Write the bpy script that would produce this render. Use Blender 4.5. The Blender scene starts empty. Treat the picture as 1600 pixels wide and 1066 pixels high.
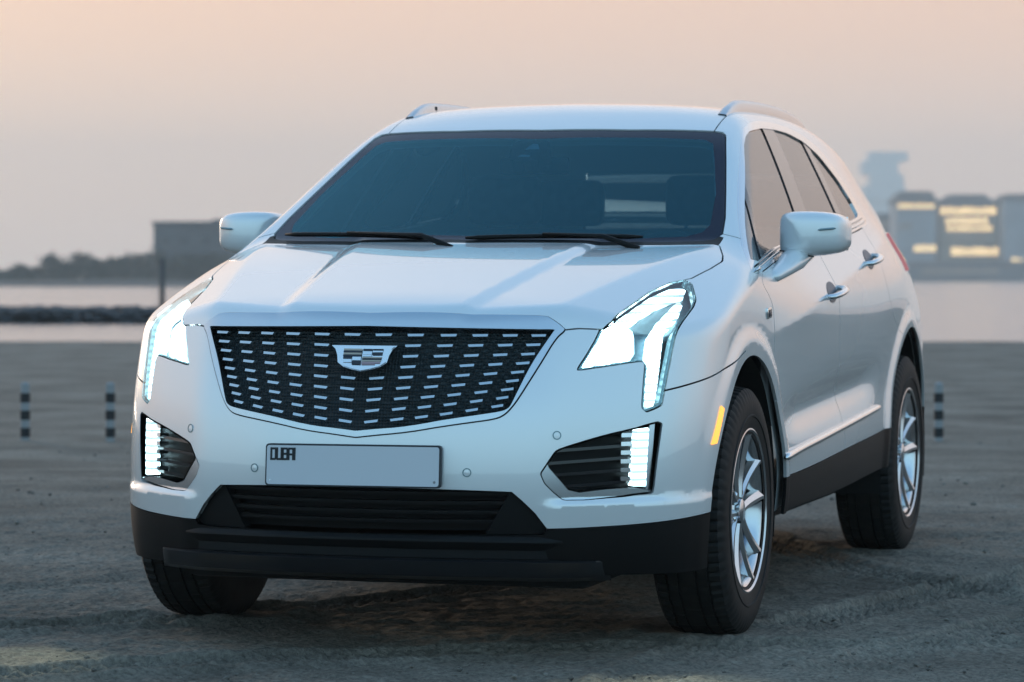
import bpy, bmesh, math, random
import numpy as np
from mathutils import Matrix, Vector

# =====================================================================
# camera, sky, sun, exposure
# =====================================================================
scn = bpy.context.scene
col = scn.collection
FPX = 5164.2                      # focal length in photo pixels (1600 wide)
CAM_CAR = np.array([3.0912, -9.8292, 1.2056])      # camera in the car's own frame
YPR_CAR = (math.radians(-16.587), math.radians(-1.7931), math.radians(0.0998))
HORIZON_PITCH = math.radians(-1.087)               # true horizon in the photograph

def rot(yaw, pitch, roll):
    cy, sy, cp, sp = math.cos(yaw), math.sin(yaw), math.cos(pitch), math.sin(pitch)
    cr, sr = math.cos(roll), math.sin(roll)
    fwd = np.array([sy*cp, cy*cp, sp]); right = np.array([cy, -sy, 0.]); up = np.cross(right, fwd)
    return np.array([cr*right+sr*up, -sr*right+cr*up, fwd])

R_CAR = rot(*YPR_CAR)
R_W = rot(YPR_CAR[0], HORIZON_PITCH, 0.0)
CAR_M = R_W.T @ R_CAR              # car frame -> world (the car stands on slightly sloping sand)
CAM_W = CAR_M @ CAM_CAR

cd = bpy.data.cameras.new('camera')
cam = bpy.data.objects.new('camera', cd); col.objects.link(cam); scn.camera = cam
cd.sensor_width = 36.0; cd.lens = 36.0*FPX/1600.0
cd.clip_start = 0.1; cd.clip_end = 20000.0
cd.dof.use_dof = True; cd.dof.focus_distance = 9.75; cd.dof.aperture_fstop = 4.8
mw = Matrix.Identity(4)
for i in range(3):
    mw[i][0] = R_W[0][i]; mw[i][1] = R_W[1][i]; mw[i][2] = -R_W[2][i]; mw[i][3] = CAM_W[i]
cam.matrix_world = mw

scn.view_settings.view_transform = 'Standard'; scn.view_settings.look = 'None'
scn.view_settings.exposure = 0.0; scn.view_settings.gamma = 1.0
scn.cycles.use_denoising = True
scn.cycles.max_bounces = 10; scn.cycles.volume_bounces = 1; scn.cycles.transparent_max_bounces = 16

SUN_ELEV = math.radians(7.0); SUN_AZ = math.radians(-42.0)   # azimuth from +Y (behind the car) towards +X
world = bpy.data.worlds.new('World'); scn.world = world; world.use_nodes = True
nt = world.node_tree; nt.nodes.clear()
def wn(t, **k):
    n = nt.nodes.new(t)
    for a, b in k.items(): setattr(n, a, b)
    return n
out = wn('ShaderNodeOutputWorld'); bg = wn('ShaderNodeBackground'); bg2 = wn('ShaderNodeBackground'); add = wn('ShaderNodeAddShader')
sky = wn('ShaderNodeTexSky', sky_type='NISHITA', sun_disc=False, sun_elevation=SUN_ELEV, sun_rotation=SUN_AZ, dust_density=3.0, air_density=1.0, ozone_density=2.0)
nt.links.new(sky.outputs[0], bg2.inputs[0]); bg2.inputs[1].default_value = 0.012
tc = wn('ShaderNodeTexCoord'); sep = wn('ShaderNodeSeparateXYZ'); nt.links.new(tc.outputs['Generated'], sep.inputs[0])
def sky_ramp(stops):
    r = wn('ShaderNodeValToRGB'); c = r.color_ramp; c.interpolation = 'EASE'
    while len(c.elements) < len(stops): c.elements.new(.5)
    for e, (p, k) in zip(c.elements, stops): e.position = p; e.color = (*k, 1)
    nt.links.new(sep.outputs['Z'], r.inputs[0]); return r
# afterglow side (towards the sun) and the bluer opposite side of one dusk sky
warm_sky = sky_ramp([(0.0, (1.10,.86,.72)), (.03, (1.10,.82,.66)), (.085, (1.10,.72,.53)), (.20, (1.02,.86,.80)), (.36, (.86,.88,.96)), (.58, (.42,.62,.88)), (1.0, (.20,.42,.70))])
cool_sky = sky_ramp([(0.0, (.48,.76,.90)), (.12, (.52,.86,1.04)), (.35, (.48,.84,1.10)), (.60, (.34,.64,.96)), (1.0, (.20,.42,.70))])
dotn = wn('ShaderNodeVectorMath', operation='DOT_PRODUCT'); dotn.inputs[1].default_value = (math.sin(math.radians(-20)), math.cos(math.radians(-20)), 0)
nt.links.new(tc.outputs['Generated'], dotn.inputs[0])
mr = wn('ShaderNodeMapRange', interpolation_type='SMOOTHSTEP'); mr.inputs[1].default_value = -.45; mr.inputs[2].default_value = .55
nt.links.new(dotn.outputs['Value'], mr.inputs[0])
mixs = wn('ShaderNodeMix', data_type='RGBA'); nt.links.new(mr.outputs[0], mixs.inputs[0]); nt.links.new(cool_sky.outputs[0], mixs.inputs[6]); nt.links.new(warm_sky.outputs[0], mixs.inputs[7])
nt.links.new(mixs.outputs[2], bg.inputs[0]); bg.inputs[1].default_value = 1.0
nt.links.new(bg.outputs[0], add.inputs[0]); nt.links.new(bg2.outputs[0], add.inputs[1]); nt.links.new(add.outputs[0], out.inputs[0])

sl = bpy.data.lights.new('sun', 'SUN'); sl.energy = 1.3; sl.angle = math.radians(10); sl.color = (1.0, .78, .58)
sun = bpy.data.objects.new('sun', sl); col.objects.link(sun)
sd = Vector((math.sin(SUN_AZ)*math.cos(SUN_ELEV), math.cos(SUN_AZ)*math.cos(SUN_ELEV), math.sin(SUN_ELEV)))
sun.rotation_euler = sd.to_track_quat('Z', 'Y').to_euler()

# =====================================================================
# helpers
# =====================================================================
def MAT(name, base, rough=.5, metal=0., coat=0., emis=None, estr=0., spec=None, coat_rough=.03):
    m = bpy.data.materials.new(name); m.use_nodes = True
    b = m.node_tree.nodes['Principled BSDF']
    b.inputs['Base Color'].default_value = (*base, 1); b.inputs['Roughness'].default_value = rough
    b.inputs['Metallic'].default_value = metal; b.inputs['Coat Weight'].default_value = coat; b.inputs['Coat Roughness'].default_value = coat_rough
    if spec is not None: b.inputs['Specular IOR Level'].default_value = spec
    if emis: b.inputs['Emission Color'].default_value = (*emis, 1); b.inputs['Emission Strength'].default_value = estr
    return m
def noise_color(m, c0, c1, scale, detail=6., bump=0., bscale=None, rough=None, coord='Object', dist=.02):
    """mottle a material's base colour between two tones and give it fine relief"""
    t = m.node_tree; b = t.nodes['Principled BSDF']; N = t.nodes.new; L = t.links.new
    tcn = N('ShaderNodeTexCoord'); nz = N('ShaderNodeTexNoise'); nz.inputs['Scale'].default_value = scale; nz.inputs['Detail'].default_value = detail
    L(tcn.outputs[coord], nz.inputs['Vector'])
    r = N('ShaderNodeValToRGB'); r.color_ramp.elements[0].position = .35; r.color_ramp.elements[1].position = .68
    r.color_ramp.elements[0].color = (*c0, 1); r.color_ramp.elements[1].color = (*c1, 1)
    L(nz.outputs['Fac'], r.inputs[0]); L(r.outputs[0], b.inputs['Base Color'])
    if bump:
        n2 = N('ShaderNodeTexNoise'); n2.inputs['Scale'].default_value = bscale or scale*4; n2.inputs['Detail'].default_value = 8
        L(tcn.outputs[coord], n2.inputs['Vector'])
        bp = N('ShaderNodeBump'); bp.inputs['Strength'].default_value = bump; bp.inputs['Distance'].default_value = dist
        L(n2.outputs['Fac'], bp.inputs['Height']); L(bp.outputs[0], b.inputs['Normal'])
    return m
def link(o, parent=None):
    col.objects.link(o)
    if parent is not None: o.parent = parent
    return o
def tag(o, label=None, cat=None, group=None, kind=None):
    for k, v in (('label', label), ('category', cat), ('group', group), ('kind', kind)):
        if v: o[k] = v
    return o
def empty(name, loc=(0,0,0), parent=None):
    o = bpy.data.objects.new(name, None); o.location = loc; o.empty_display_size = .2
    return link(o, parent)
def pydata(name, verts, faces, mat, parent=None, smooth=False):
    me = bpy.data.meshes.new(name); me.from_pydata([tuple(map(float, v)) for v in verts], [], [tuple(int(i) for i in f) for f in faces]); me.update()
    me.materials.append(mat)
    if smooth: me.shade_smooth()
    return link(bpy.data.objects.new(name, me), parent)
def bmobj(name, bm, mat, parent=None, smooth=False, angle=None):
    me = bpy.data.meshes.new(name); bm.to_mesh(me); bm.free(); me.materials.append(mat)
    if angle is not None:
        me.shade_smooth(); me.set_sharp_from_angle(angle=math.radians(angle))
    elif smooth: me.shade_smooth()
    return link(bpy.data.objects.new(name, me), parent)
def bm_box(bm, lo, hi, bevel=0., seg=2):
    ret = bmesh.ops.create_cube(bm, size=1.0)
    vs = ret['verts']; c = [(a+b)/2 for a, b in zip(lo, hi)]; s = [b-a for a, b in zip(lo, hi)]
    for v in vs: v.co = Vector((v.co.x*s[0]+c[0], v.co.y*s[1]+c[1], v.co.z*s[2]+c[2]))
    if bevel:
        es = list({e for v in vs for e in v.link_edges})
        bmesh.ops.bevel(bm, geom=es, offset=bevel, segments=seg, affect='EDGES', profile=.6)
def box(name, lo, hi, mat, parent=None, bevel=0., seg=2):
    bm = bmesh.new(); bm_box(bm, lo, hi, bevel, seg); return bmobj(name, bm, mat, parent, angle=40 if bevel else None)
def tube(name, pts, rad, mat, parent=None, n=10, flat=1.0, up=(0,0,1), cap=True):
    """swept tube; rad may be a list; flat squashes it along 'up'"""
    pts = [Vector(p) for p in pts]; k = len(pts); rs = rad if isinstance(rad, (list, tuple)) else [rad]*k
    V = []; F = []
    for i, p in enumerate(pts):
        t = (pts[min(i+1, k-1)]-pts[max(i-1, 0)]).normalized(); a = t.cross(Vector(up)); a.normalize(); b = a.cross(t)
        for j in range(n):
            q = 2*math.pi*j/n; V.append(p+a*math.cos(q)*rs[i]+b*math.sin(q)*rs[i]*flat)
    for i in range(k-1):
        for j in range(n): F.append((i*n+j, i*n+(j+1) % n, (i+1)*n+(j+1) % n, (i+1)*n+j))
    if cap: F.append(tuple(range(n))[::-1]); F.append(tuple((k-1)*n+j for j in range(n)))
    return pydata(name, V, F, mat, parent, smooth=True)
def lathe(name, prof, mat, parent=None, n=48, axis='x', smooth_angle=35):
    """profile of (axial, radius) points turned about an axis"""
    V = []; F = []; k = len(prof)
    for j in range(n):
        q = 2*math.pi*j/n; c, s = math.cos(q), math.sin(q)
        for a, r in prof:
            V.append((a, r*c, r*s) if axis == 'x' else (r*c, r*s, a) if axis == 'z' else (r*s, a, r*c))
    for j in range(n):
        j2 = (j+1) % n
        for i in range(k-1): F.append((j*k+i, j*k+i+1, j2*k+i+1, j2*k+i))
    o = pydata(name, V, F, mat, parent); o.data.shade_smooth(); o.data.set_sharp_from_angle(angle=math.radians(smooth_angle)); return o

# materials -----------------------------------------------------------
paint = MAT('pearl_white_paint', (.82,.84,.85), .27, .34, coat=1.0, coat_rough=.015); paint.node_tree.nodes['Principled BSDF'].inputs['Coat IOR'].default_value = 1.75
gloss_black = MAT('gloss_black', (.008,.009,.011), .12, coat=.5)
plastic = noise_color(MAT('black_plastic', (.004,.005,.006), .45, spec=.18), (.003,.0035,.004), (.006,.0065,.007), 900., bump=.12, bscale=1400., dist=.002)
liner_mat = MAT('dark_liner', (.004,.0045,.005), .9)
chrome = MAT('chrome', (.80,.82,.84), .10, 1.)
satin = MAT('satin_metal', (.62,.66,.70), .24, 1.)
alloy = MAT('machined_alloy', (.66,.68,.71), .16, 1.)
alloy_dark = MAT('dark_alloy', (.22,.23,.25), .35, 1.)  # darker, rougher alloy for brake disc, wheel back and plate screw
rubber = noise_color(MAT('tyre_rubber', (.009,.010,.010), .65, spec=.3), (.006,.0065,.007), (.015,.015,.014), 30., bump=.1, bscale=300., dist=.002)
lamp_white = MAT('lamp_white', (.9,.95,1.), .4, emis=(.62,.93,1.), estr=6.)
lamp_beam = MAT('lamp_beam', (.9,.95,1.), .4, emis=(.62,.93,1.), estr=13.)
amber = MAT('amber_lens', (.8,.25,.02), .25, emis=(1.,.42,.08), estr=1.6)
red_lens = MAT('red_lens', (.60,.16,.15), .15, coat=1., emis=(1.,.25,.2), estr=.25)
def led_cells(m, scale, lo, hi, axis):
    """break an emitter up into separate LED cells"""
    t = m.node_tree; b = t.nodes['Principled BSDF']; N = t.nodes.new; L = t.links.new
    c = N('ShaderNodeTexCoord'); w = N('ShaderNodeTexWave'); w.wave_type = 'BANDS'; w.bands_direction = axis; w.inputs['Scale'].default_value = scale; w.inputs['Distortion'].default_value = 0
    r = N('ShaderNodeMapRange'); r.inputs[1].default_value = .10; r.inputs[2].default_value = .55; r.inputs[3].default_value = lo; r.inputs[4].default_value = hi
    L(c.outputs['Object'], w.inputs['Vector']); L(w.outputs['Fac'], r.inputs[0]); L(r.outputs[0], b.inputs['Emission Strength']); return m
led_cells(lamp_white, 14., .62, 4.5, 'Z'); led_cells(lamp_beam, 7., .7, 12., 'X')
def glass_mat(name, tint, refl_ior=1.5, rough=.01, refl=(1.,1.,1.)):
    m = bpy.data.materials.new(name); m.use_nodes = True; t = m.node_tree; t.nodes.clear(); N = t.nodes.new; L = t.links.new
    o = N('ShaderNodeOutputMaterial'); mx = N('ShaderNodeMixShader'); tr = N('ShaderNodeBsdfTransparent'); gl = N('ShaderNodeBsdfGlossy'); fr = N('ShaderNodeFresnel')
    tr.inputs[0].default_value = (*tint, 1); gl.inputs['Roughness'].default_value = rough; gl.inputs[0].default_value = (*refl,1); fr.inputs[0].default_value = refl_ior
    L(fr.outputs[0], mx.inputs[0]); L(tr.outputs[0], mx.inputs[1]); L(gl.outputs[0], mx.inputs[2]); L(mx.outputs[0], o.inputs[0])
    return m
ws_glass = glass_mat('windscreen_glass', (.44,.68,.74), 1.62, refl=(.30,.74,.90))
side_glass = glass_mat('privacy_glass', (.30,.32,.33), 3.6)
rear_glass = glass_mat('rear_glass', (.55,.58,.58), 1.5)
clear_lens = glass_mat('clear_lens', (.93,.97,.98), 1.45)

# =====================================================================
# the car's outer skin as one smooth implicit surface (metres, car frame: u left, v rearward from front axle, z up)
# =====================================================================
# ---------- splines
def ncs(xs,ys):
    """natural cubic spline (ys may have trailing dims); returns callable with linear extrapolation"""
    xs=np.asarray(xs,float);ys=np.asarray(ys,float);n=len(xs);h=np.diff(xs)
    A=np.zeros((n,n));B=np.zeros((n,)+ys.shape[1:]);A[0,0]=A[-1,-1]=1
    for i in range(1,n-1):
        A[i,i-1]=h[i-1];A[i,i]=2*(h[i-1]+h[i]);A[i,i+1]=h[i]
        B[i]=6*((ys[i+1]-ys[i])/h[i]-(ys[i]-ys[i-1])/h[i-1])
    M=np.linalg.solve(A,B)
    def ev(x):
        x=np.asarray(x,float);xc=np.clip(x,xs[0],xs[-1]);i=np.clip(np.searchsorted(xs,xc)-1,0,n-2)
        hh=h[i];a=(xs[i+1]-xc)/hh;b=1-a
        if ys.ndim>1:
            hh=hh[...,None];a=a[...,None];b=b[...,None]
        r=a*ys[i]+b*ys[i+1]+((a**3-a)*M[i]+(b**3-b)*M[i+1])*hh*hh/6
        s0=(ys[1]-ys[0])/h[0]-h[0]*(2*M[0]+M[1])/6; s1=(ys[-1]-ys[-2])/h[-1]+h[-1]*(M[-2]+2*M[-1])/6
        if ys.ndim>1: return r
        return r+np.minimum(x-xs[0],0)*s0+np.maximum(x-xs[-1],0)*s1
    return ev
def tab(xs,ys,lo,hi,n=2000):
    """fast lookup version"""
    f=ncs(xs,ys);g=np.linspace(lo,hi,n);t=f(g)
    return lambda x:np.interp(x,g,t)
def smax(a,b,k):
    h=np.maximum(k-np.abs(a-b),0)/k
    return np.maximum(a,b)+h*h*k*.25
def smin(a,b,k): return -smax(-a,-b,k)
def sstep(a,b,x):
    t=np.clip((x-a)/(b-a),0,1);return t*t*(3-2*t)
# ---------- side table
ZR=[.15,.3,.45,.55,.65,.78,.9,1.0,1.1,1.2,1.35,1.5,1.65,1.75]
VR=[-1.1,-.5,0,.5,1.0,1.6,2.2,2.8,3.3,3.85]
UT=[
[.80,.83,.85,.855,.855,.855,.84,.81,.76,.70,.62,.54,.46,.40],
[.868,.893,.908,.915,.917,.917,.914,.905,.885,.84,.74,.64,.55,.49],
[.87,.892,.903,.907,.909,.911,.914,.914,.898,.855,.765,.68,.59,.53],
[.885,.908,.922,.922,.917,.922,.926,.920,.888,.838,.77,.695,.615,.56],
[.89,.914,.930,.927,.919,.929,.934,.927,.888,.84,.773,.70,.62,.56],
[.89,.914,.930,.927,.919,.930,.937,.933,.900,.850,.777,.70,.615,.555],
[.885,.908,.922,.921,.917,.926,.934,.933,.906,.855,.775,.693,.608,.55],
[.865,.888,.902,.905,.906,.910,.916,.914,.888,.830,.742,.66,.575,.515],
[.84,.866,.881,.886,.888,.886,.878,.857,.82,.757,.670,.588,.505,.45],
[.77,.80,.812,.815,.815,.81,.80,.78,.735,.675,.585,.50,.42,.36]]
_cz=ncs(ZR,np.array(UT).T)           # over z -> rows (14) x v(10)
_gz=np.linspace(.1,1.8,341);_gv=np.linspace(-1.2,3.95,516)
_tz=_cz(_gz)                          # (341,10)
_tab=ncs(VR,_tz.T)(_gv).T             # (341,516)
def Us(v,z):
    fz=np.clip((z-.1)/(1.7)*340,0,339.999);fv=np.clip((v+1.2)/5.15*515,0,514.999)
    i=fz.astype(int);j=fv.astype(int);a=fz-i;b=fv-j
    r=_tab[i,j]*(1-a)*(1-b)+_tab[i+1,j]*a*(1-b)+_tab[i,j+1]*(1-a)*b+_tab[i+1,j+1]*a*b
    # shoulder crease through the handles
    d=z-(.865+.128*v)
    r=r+.009*np.exp(-(np.sqrt(d*d+.007**2)-.007)/.07)*sstep(.05,.8,v)
    dm = z-(.625+.045*(v-.43)); r = r-.015*np.exp(-(dm/.055)**2)*sstep(.40,.75,v)*(1-sstep(1.85,2.25,v))
    # wheel arch flares
    for v0,w in ((0,1.),(2.857,1.)):
        q=np.sqrt((v-v0)**2+(z-.372)**2)
        r=r+.014*w*(1-sstep(.515,.575,q))
    return r
_A=tab([.1,.2,.3,.4,.5,.6,.7,.8,.9,.98,1.06,1.2],[-.90,-.945,-.985,-1.002,-1.007,-1.003,-.988,-.957,-.917,-.878,-.83,-.74],0,1.4)
_P=tab([0,.2,.319,.45,.532,.6,.7,.785,.86,.92,.96,1.0],[0,.014,.041,.082,.114,.16,.238,.318,.42,.56,.70,.86],0,1.1)
_Pd=lambda u:(_P(u+.005)-_P(u-.005))/.01
def gfront(u,v,z): return (_A(z)+_P(u)-v-.014*(1-sstep(.448,.472,z))*sstep(.50,.60,u))/np.sqrt(1+_Pd(u)**2+.15)
_Zc=tab([-1.0,-.9,-.8,-.6,-.28,0,.1,.35,.8],[.955,.98,1.008,1.052,1.115,1.163,1.178,1.205,1.24],-1.3,1.5)
_uc=tab([-.95,-.8,-.28,.3,.8],[.48,.515,.635,.765,.85],-1.3,1.5)
_sl=tab([-.95,-.8,-.4,.1,.5],[.30,.32,.33,.33,.40],-1.3,1.5)
def Zhood(u,v):
    c=_uc(v);d=u-c
    z=_Zc(v)-.012*np.minimum(u/c,1.3)**2
    # power dome: raised centre between two soft creases
    w=_uc(v)*.52
    z=z+.013*(1-sstep(w-.015,w+.04,u))
    out=_sl(v)*.5*(d+np.sqrt(d*d+.010**2))
    return z-out-.25*np.maximum(d,0)**2
_Vw=tab([1.1,1.2,1.3,1.4,1.5,1.57,1.65,1.75],[-.09,.12,.325,.53,.735,.885,1.08,1.34],.9,1.9)
def gws(u,v,z): return (_Vw(z)+.33*u*u-v)*.42
_Zr=tab([.5,.9,1.05,1.2,1.5,1.9,2.3,2.7,3.1,3.4,3.7],[1.51,1.60,1.637,1.662,1.680,1.680,1.664,1.622,1.555,1.495,1.42],0,4)
_Dr=tab([0,.3,.5,.6,.7,.85],[0,.007,.022,.038,.070,.14],0,1.1)
def groof(u,v,z): return z-_Zr(v)+_Dr(u)
_Vg=tab([1.0,1.2,1.35,1.5,1.6],[3.80,3.66,3.52,3.36,3.24],.8,1.8)
def grg(u,v,z): return (v-_Vg(z)+.25*u*u)*.72
_Vr=tab([.1,.3,.5,.8,1.0,1.2],[3.72,3.80,3.83,3.80,3.76,3.66],0,1.5)
def grear(u,v,z): return v-_Vr(z)+.18*u*u+.35*u**6
_Zb=tab([-1.1,-.8,-.5,0,.4,1.2,2.2,3,3.9],[.235,.225,.22,.262,.300,.312,.330,.34,.40],-1.3,4)
def F(u,v,z):
    u=np.abs(u)
    green=smax(smax(gws(u,v,z),groof(u,v,z),.05),grg(u,v,z),.06)
    top=smin((z-Zhood(u,v))*.9,green,.02)
    # rear deck: no hood beyond the screen
    side=(u-Us(v,z))*.95
    kk=.035+.012*sstep(.2,.6,v)
    b=smax(top,side,kk)
    b=smax(b,gfront(u,v,z),.03)
    b=smax(b,grear(u,v,z),.10)
    b=smax(b,_Zb(v)-z,.03)
    return b
def grad(P,h=1e-4):
    P=np.asarray(P,float);g=np.zeros_like(P)
    for k in range(3):
        d=np.zeros(3);d[k]=h
        a=P+d;b=P-d
        g[:,k]=(F(*a.T)-F(*b.T))/(2*h)
    return g

# ---- surface nets -----------------------------------------------------
class Tri:
    def __init__(s, V, T, N): s.V, s.T, s.N = V, T, N
def snap(P, it=3):
    P = P.copy()
    for _ in range(it):
        g = grad(P); f = F(P[:,0], P[:,1], P[:,2]); P -= (f/np.maximum((g*g).sum(1), 1e-6))[:,None]*g
    return P
def normals_at(P):
    g = grad(P, 4e-4); return g/np.linalg.norm(g, axis=1)[:,None]
def build_skin():
    h = .016
    us = np.arange(-h, 1.0, h); zs = np.arange(.19, 1.74, h)
    vs = np.concatenate([np.arange(-1.06, .5, h), np.arange(.5, 3.93, .024)])
    U, Vv, Z = np.meshgrid(us, vs, zs, indexing='ij'); f = F(U.ravel(), Vv.ravel(), Z.ravel()).reshape(U.shape)
    nx, ny, nz = f.shape; inside = f < 0
    acc = np.zeros((nx-1, ny-1, nz-1, 3)); cnt = np.zeros((nx-1, ny-1, nz-1))
    ax = [us, vs, zs]
    import itertools
    for d in range(3):
        o = [k for k in range(3) if k != d]
        sl0 = [slice(None)]*3; sl1 = [slice(None)]*3; sl0[d] = slice(0, -1); sl1[d] = slice(1, None)
        f0 = f[tuple(sl0)]; f1 = f[tuple(sl1)]; cr = (f0 < 0) != (f1 < 0); t = np.where(cr, f0/(f0-f1+1e-30), 0)
        idx = np.argwhere(cr); tt = t[cr]
        pos = np.stack([ax[k][idx[:,k]] for k in range(3)], 1); step = ax[d][np.minimum(idx[:,d]+1, len(ax[d])-1)]-ax[d][idx[:,d]]
        pos[:,d] += tt*step
        for a, b in itertools.product((0,1), (0,1)):
            c = idx.copy(); c[:,o[0]] -= a; c[:,o[1]] -= b
            ok = (c >= 0).all(1) & (c[:,0] < nx-1) & (c[:,1] < ny-1) & (c[:,2] < nz-1); cc = c[ok]
            np.add.at(acc, (cc[:,0], cc[:,1], cc[:,2]), pos[ok]); np.add.at(cnt, (cc[:,0], cc[:,1], cc[:,2]), 1)
    act = cnt > 0; vid = np.full(act.shape, -1); vid[act] = np.arange(act.sum())
    P = acc[act]/cnt[act][:,None]
    tris = []
    for d in range(3):
        o = [(d+1) % 3, (d+2) % 3]
        sl0 = [slice(None)]*3; sl1 = [slice(None)]*3; sl0[d] = slice(0, -1); sl1[d] = slice(1, None)
        f0 = f[tuple(sl0)]; f1 = f[tuple(sl1)]; idx = np.argwhere((f0 < 0) != (f1 < 0))
        ok = (idx[:,o[0]] > 0) & (idx[:,o[1]] > 0) & (idx[:,o[0]] < f.shape[o[0]]-1) & (idx[:,o[1]] < f.shape[o[1]]-1)
        idx = idx[ok]; ins = f[idx[:,0], idx[:,1], idx[:,2]] < 0
        q = []
        for a, b in ((1,1), (0,1), (0,0), (1,0)):
            c = idx.copy(); c[:,o[0]] -= a; c[:,o[1]] -= b; q.append(vid[c[:,0], c[:,1], c[:,2]])
        q = np.stack(q, 1); q[~ins] = q[~ins][:,::-1]
        tris += [q[:,[0,1,2]], q[:,[0,2,3]]]
    T = np.concatenate(tris); T = T[(T >= 0).all(1)]
    P = snap(P, 4)
    return Tri(P, T, normals_at(P))
def compact(m):
    used = np.unique(m.T); mp = np.full(len(m.V), -1); mp[used] = np.arange(len(used))
    return Tri(m.V[used], mp[m.T], m.N[used])
def refine(m, fn, target):
    """conforming red-green refinement near the curve fn=0"""
    for _ in range(3):
        f = fn(m.V); T = m.T; k = len(T)
        E = np.sort(np.concatenate([T[:,[0,1]], T[:,[1,2]], T[:,[2,0]]]), 1)
        uk, inv = np.unique(E[:,0].astype(np.int64)*len(m.V)+E[:,1], return_inverse=True); eid = inv.reshape(3, k).T
        i0, i1 = uk//len(m.V), uk % len(m.V); L = np.linalg.norm(m.V[i0]-m.V[i1], axis=1)[eid].max(1)
        q = f[T]; near = (np.abs(q).min(1) < 1.0*L) | ((q.min(1) < 0) & (q.max(1) > 0))
        s = near & (L > target) & (np.abs(q).min(1) < .5)
        if not s.any(): break
        split = np.zeros(len(uk), bool)
        while True:
            split[eid[s].ravel()] = True; c = split[eid].sum(1); new = (c >= 2) & ~s
            if not new.any(): break
            s |= new
        gr_ = (c == 1) & ~s; mid = np.full(len(uk), -1); mid[split] = np.arange(split.sum())+len(m.V)
        P = snap(.5*(m.V[i0[split]]+m.V[i1[split]]), 2)
        Ts = T[s]; ab, bc, ca = mid[eid[s]].T
        parts = [T[~s & ~gr_]]+[np.stack(x, 1) for x in ((Ts[:,0], ab, ca), (ab, Ts[:,1], bc), (ca, bc, Ts[:,2]), (ab, bc, ca))]
        Tg = T[gr_]
        if len(Tg):
            j = split[eid[gr_]].argmax(1); r = np.arange(len(Tg)); A, B, Cc = Tg[r, j], Tg[r, (j+1) % 3], Tg[r, (j+2) % 3]; M_ = mid[eid[gr_][r, j]]
            parts += [np.stack([A, M_, Cc], 1), np.stack([M_, B, Cc], 1)]
        m = Tri(np.concatenate([m.V, P]), np.concatenate(parts), np.concatenate([m.N, normals_at(P)]))
    return m
def clip(m, f):
    """keep f<0"""
    T = m.T; neg = f[T] < 0; k = neg.sum(1); keep = T[k == 3]; new = []; V = [m.V]; base = len(m.V)
    mix = (k == 1) | (k == 2)
    if mix.any():
        Tm = T[mix]; nm = neg[mix]; one = nm.sum(1) == 1
        lone = np.where(one, nm.argmax(1), (~nm).argmax(1)); r = np.arange(len(Tm))
        a = Tm[r, lone]; b = Tm[r, (lone+1) % 3]; c = Tm[r, (lone+2) % 3]
        e = np.concatenate([np.sort(np.stack([a, b], 1), 1), np.sort(np.stack([a, c], 1), 1)])
        key = e[:,0].astype(np.int64)*base+e[:,1]; uk, inv = np.unique(key, return_inverse=True)
        i, j = uk//base, uk % base; t = f[i]/(f[i]-f[j]); t = np.clip(t, .0005, .9995)[:,None]
        P = m.V[i]*(1-t)+m.V[j]*t; V.append(P); N = m.N[i]*(1-t)+m.N[j]*t; N /= np.linalg.norm(N, axis=1)[:,None]
        n = len(Tm); ab = inv[:n]+base; ac = inv[n:]+base
        new.append(np.stack([a, ab, ac], 1)[one]); o = ~one
        new.append(np.stack([ab, b, c], 1)[o]); new.append(np.stack([ab, c, ac], 1)[o])
        return compact(Tri(np.concatenate(V), np.concatenate([keep]+new), np.concatenate([m.N, N])))
    if len(keep) == 0: return Tri(np.zeros((0,3)), np.zeros((0,3), int), np.zeros((0,3)))
    return compact(Tri(m.V, keep, m.N))
def cut(m, fn, gap=.004, target=.006):
    """split m by fn into (inside, outside) leaving a shut line of width gap"""
    m = refine(m, fn, target); f = fn(m.V)
    return clip(m, f+gap/2), clip(m, gap/2-f)
def offset(m, d): return Tri(m.V+m.N*d, m.T, m.N)
def skirt(m, d):
    """fold the free edges of a panel inwards"""
    E = np.concatenate([m.T[:,[0,1]], m.T[:,[1,2]], m.T[:,[2,0]]]); key = np.sort(E, 1); k = key[:,0].astype(np.int64)*len(m.V)+key[:,1]
    u, idx, c = np.unique(k, return_index=True, return_counts=True); B = E[idx[c == 1]]
    B = B[np.abs(m.V[B]).max(1)[:,0] > .002]
    if len(B) == 0: return m
    a, b = m.V[B[:,0]], m.V[B[:,1]]; na, nb = m.N[B[:,0]], m.N[B[:,1]]
    t = b-a; n = np.cross(t, na); n /= np.maximum(np.linalg.norm(n, axis=1), 1e-9)[:,None]
    base = len(m.V); q = len(B); V = np.concatenate([a, b, b-nb*d, a-na*d])
    i = np.arange(q)+base
    T = np.concatenate([np.stack([i+q, i, i+3*q], 1), np.stack([i+q, i+3*q, i+2*q], 1)])
    return Tri(np.concatenate([m.V, V]), np.concatenate([m.T, T]), np.concatenate([m.N, n, n, n, n]))
def mirror(m):
    s = np.array([-1., 1, 1]); return Tri(m.V*s, m.T[:,::-1], m.N*s)
def join(*ms):
    V = []; T = []; N = []; b = 0
    for m in ms: V.append(m.V); T.append(m.T+b); N.append(m.N); b += len(m.V)
    return Tri(np.concatenate(V), np.concatenate(T), np.concatenate(N))
def both_halves(m):
    """mirror a half panel and weld it along the centre line"""
    n = len(m.V); c = m.V[:,0] <= 1e-7; mp = np.where(c, np.arange(n), np.arange(n)+n)
    N = m.N.copy(); N[c,0] = 0; N /= np.maximum(np.linalg.norm(N, axis=1), 1e-9)[:,None]; s = np.array([-1., 1, 1])
    return compact(Tri(np.concatenate([m.V, m.V*s]), np.concatenate([m.T, mp[m.T][:,::-1]]), np.concatenate([N, N*s])))
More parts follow.
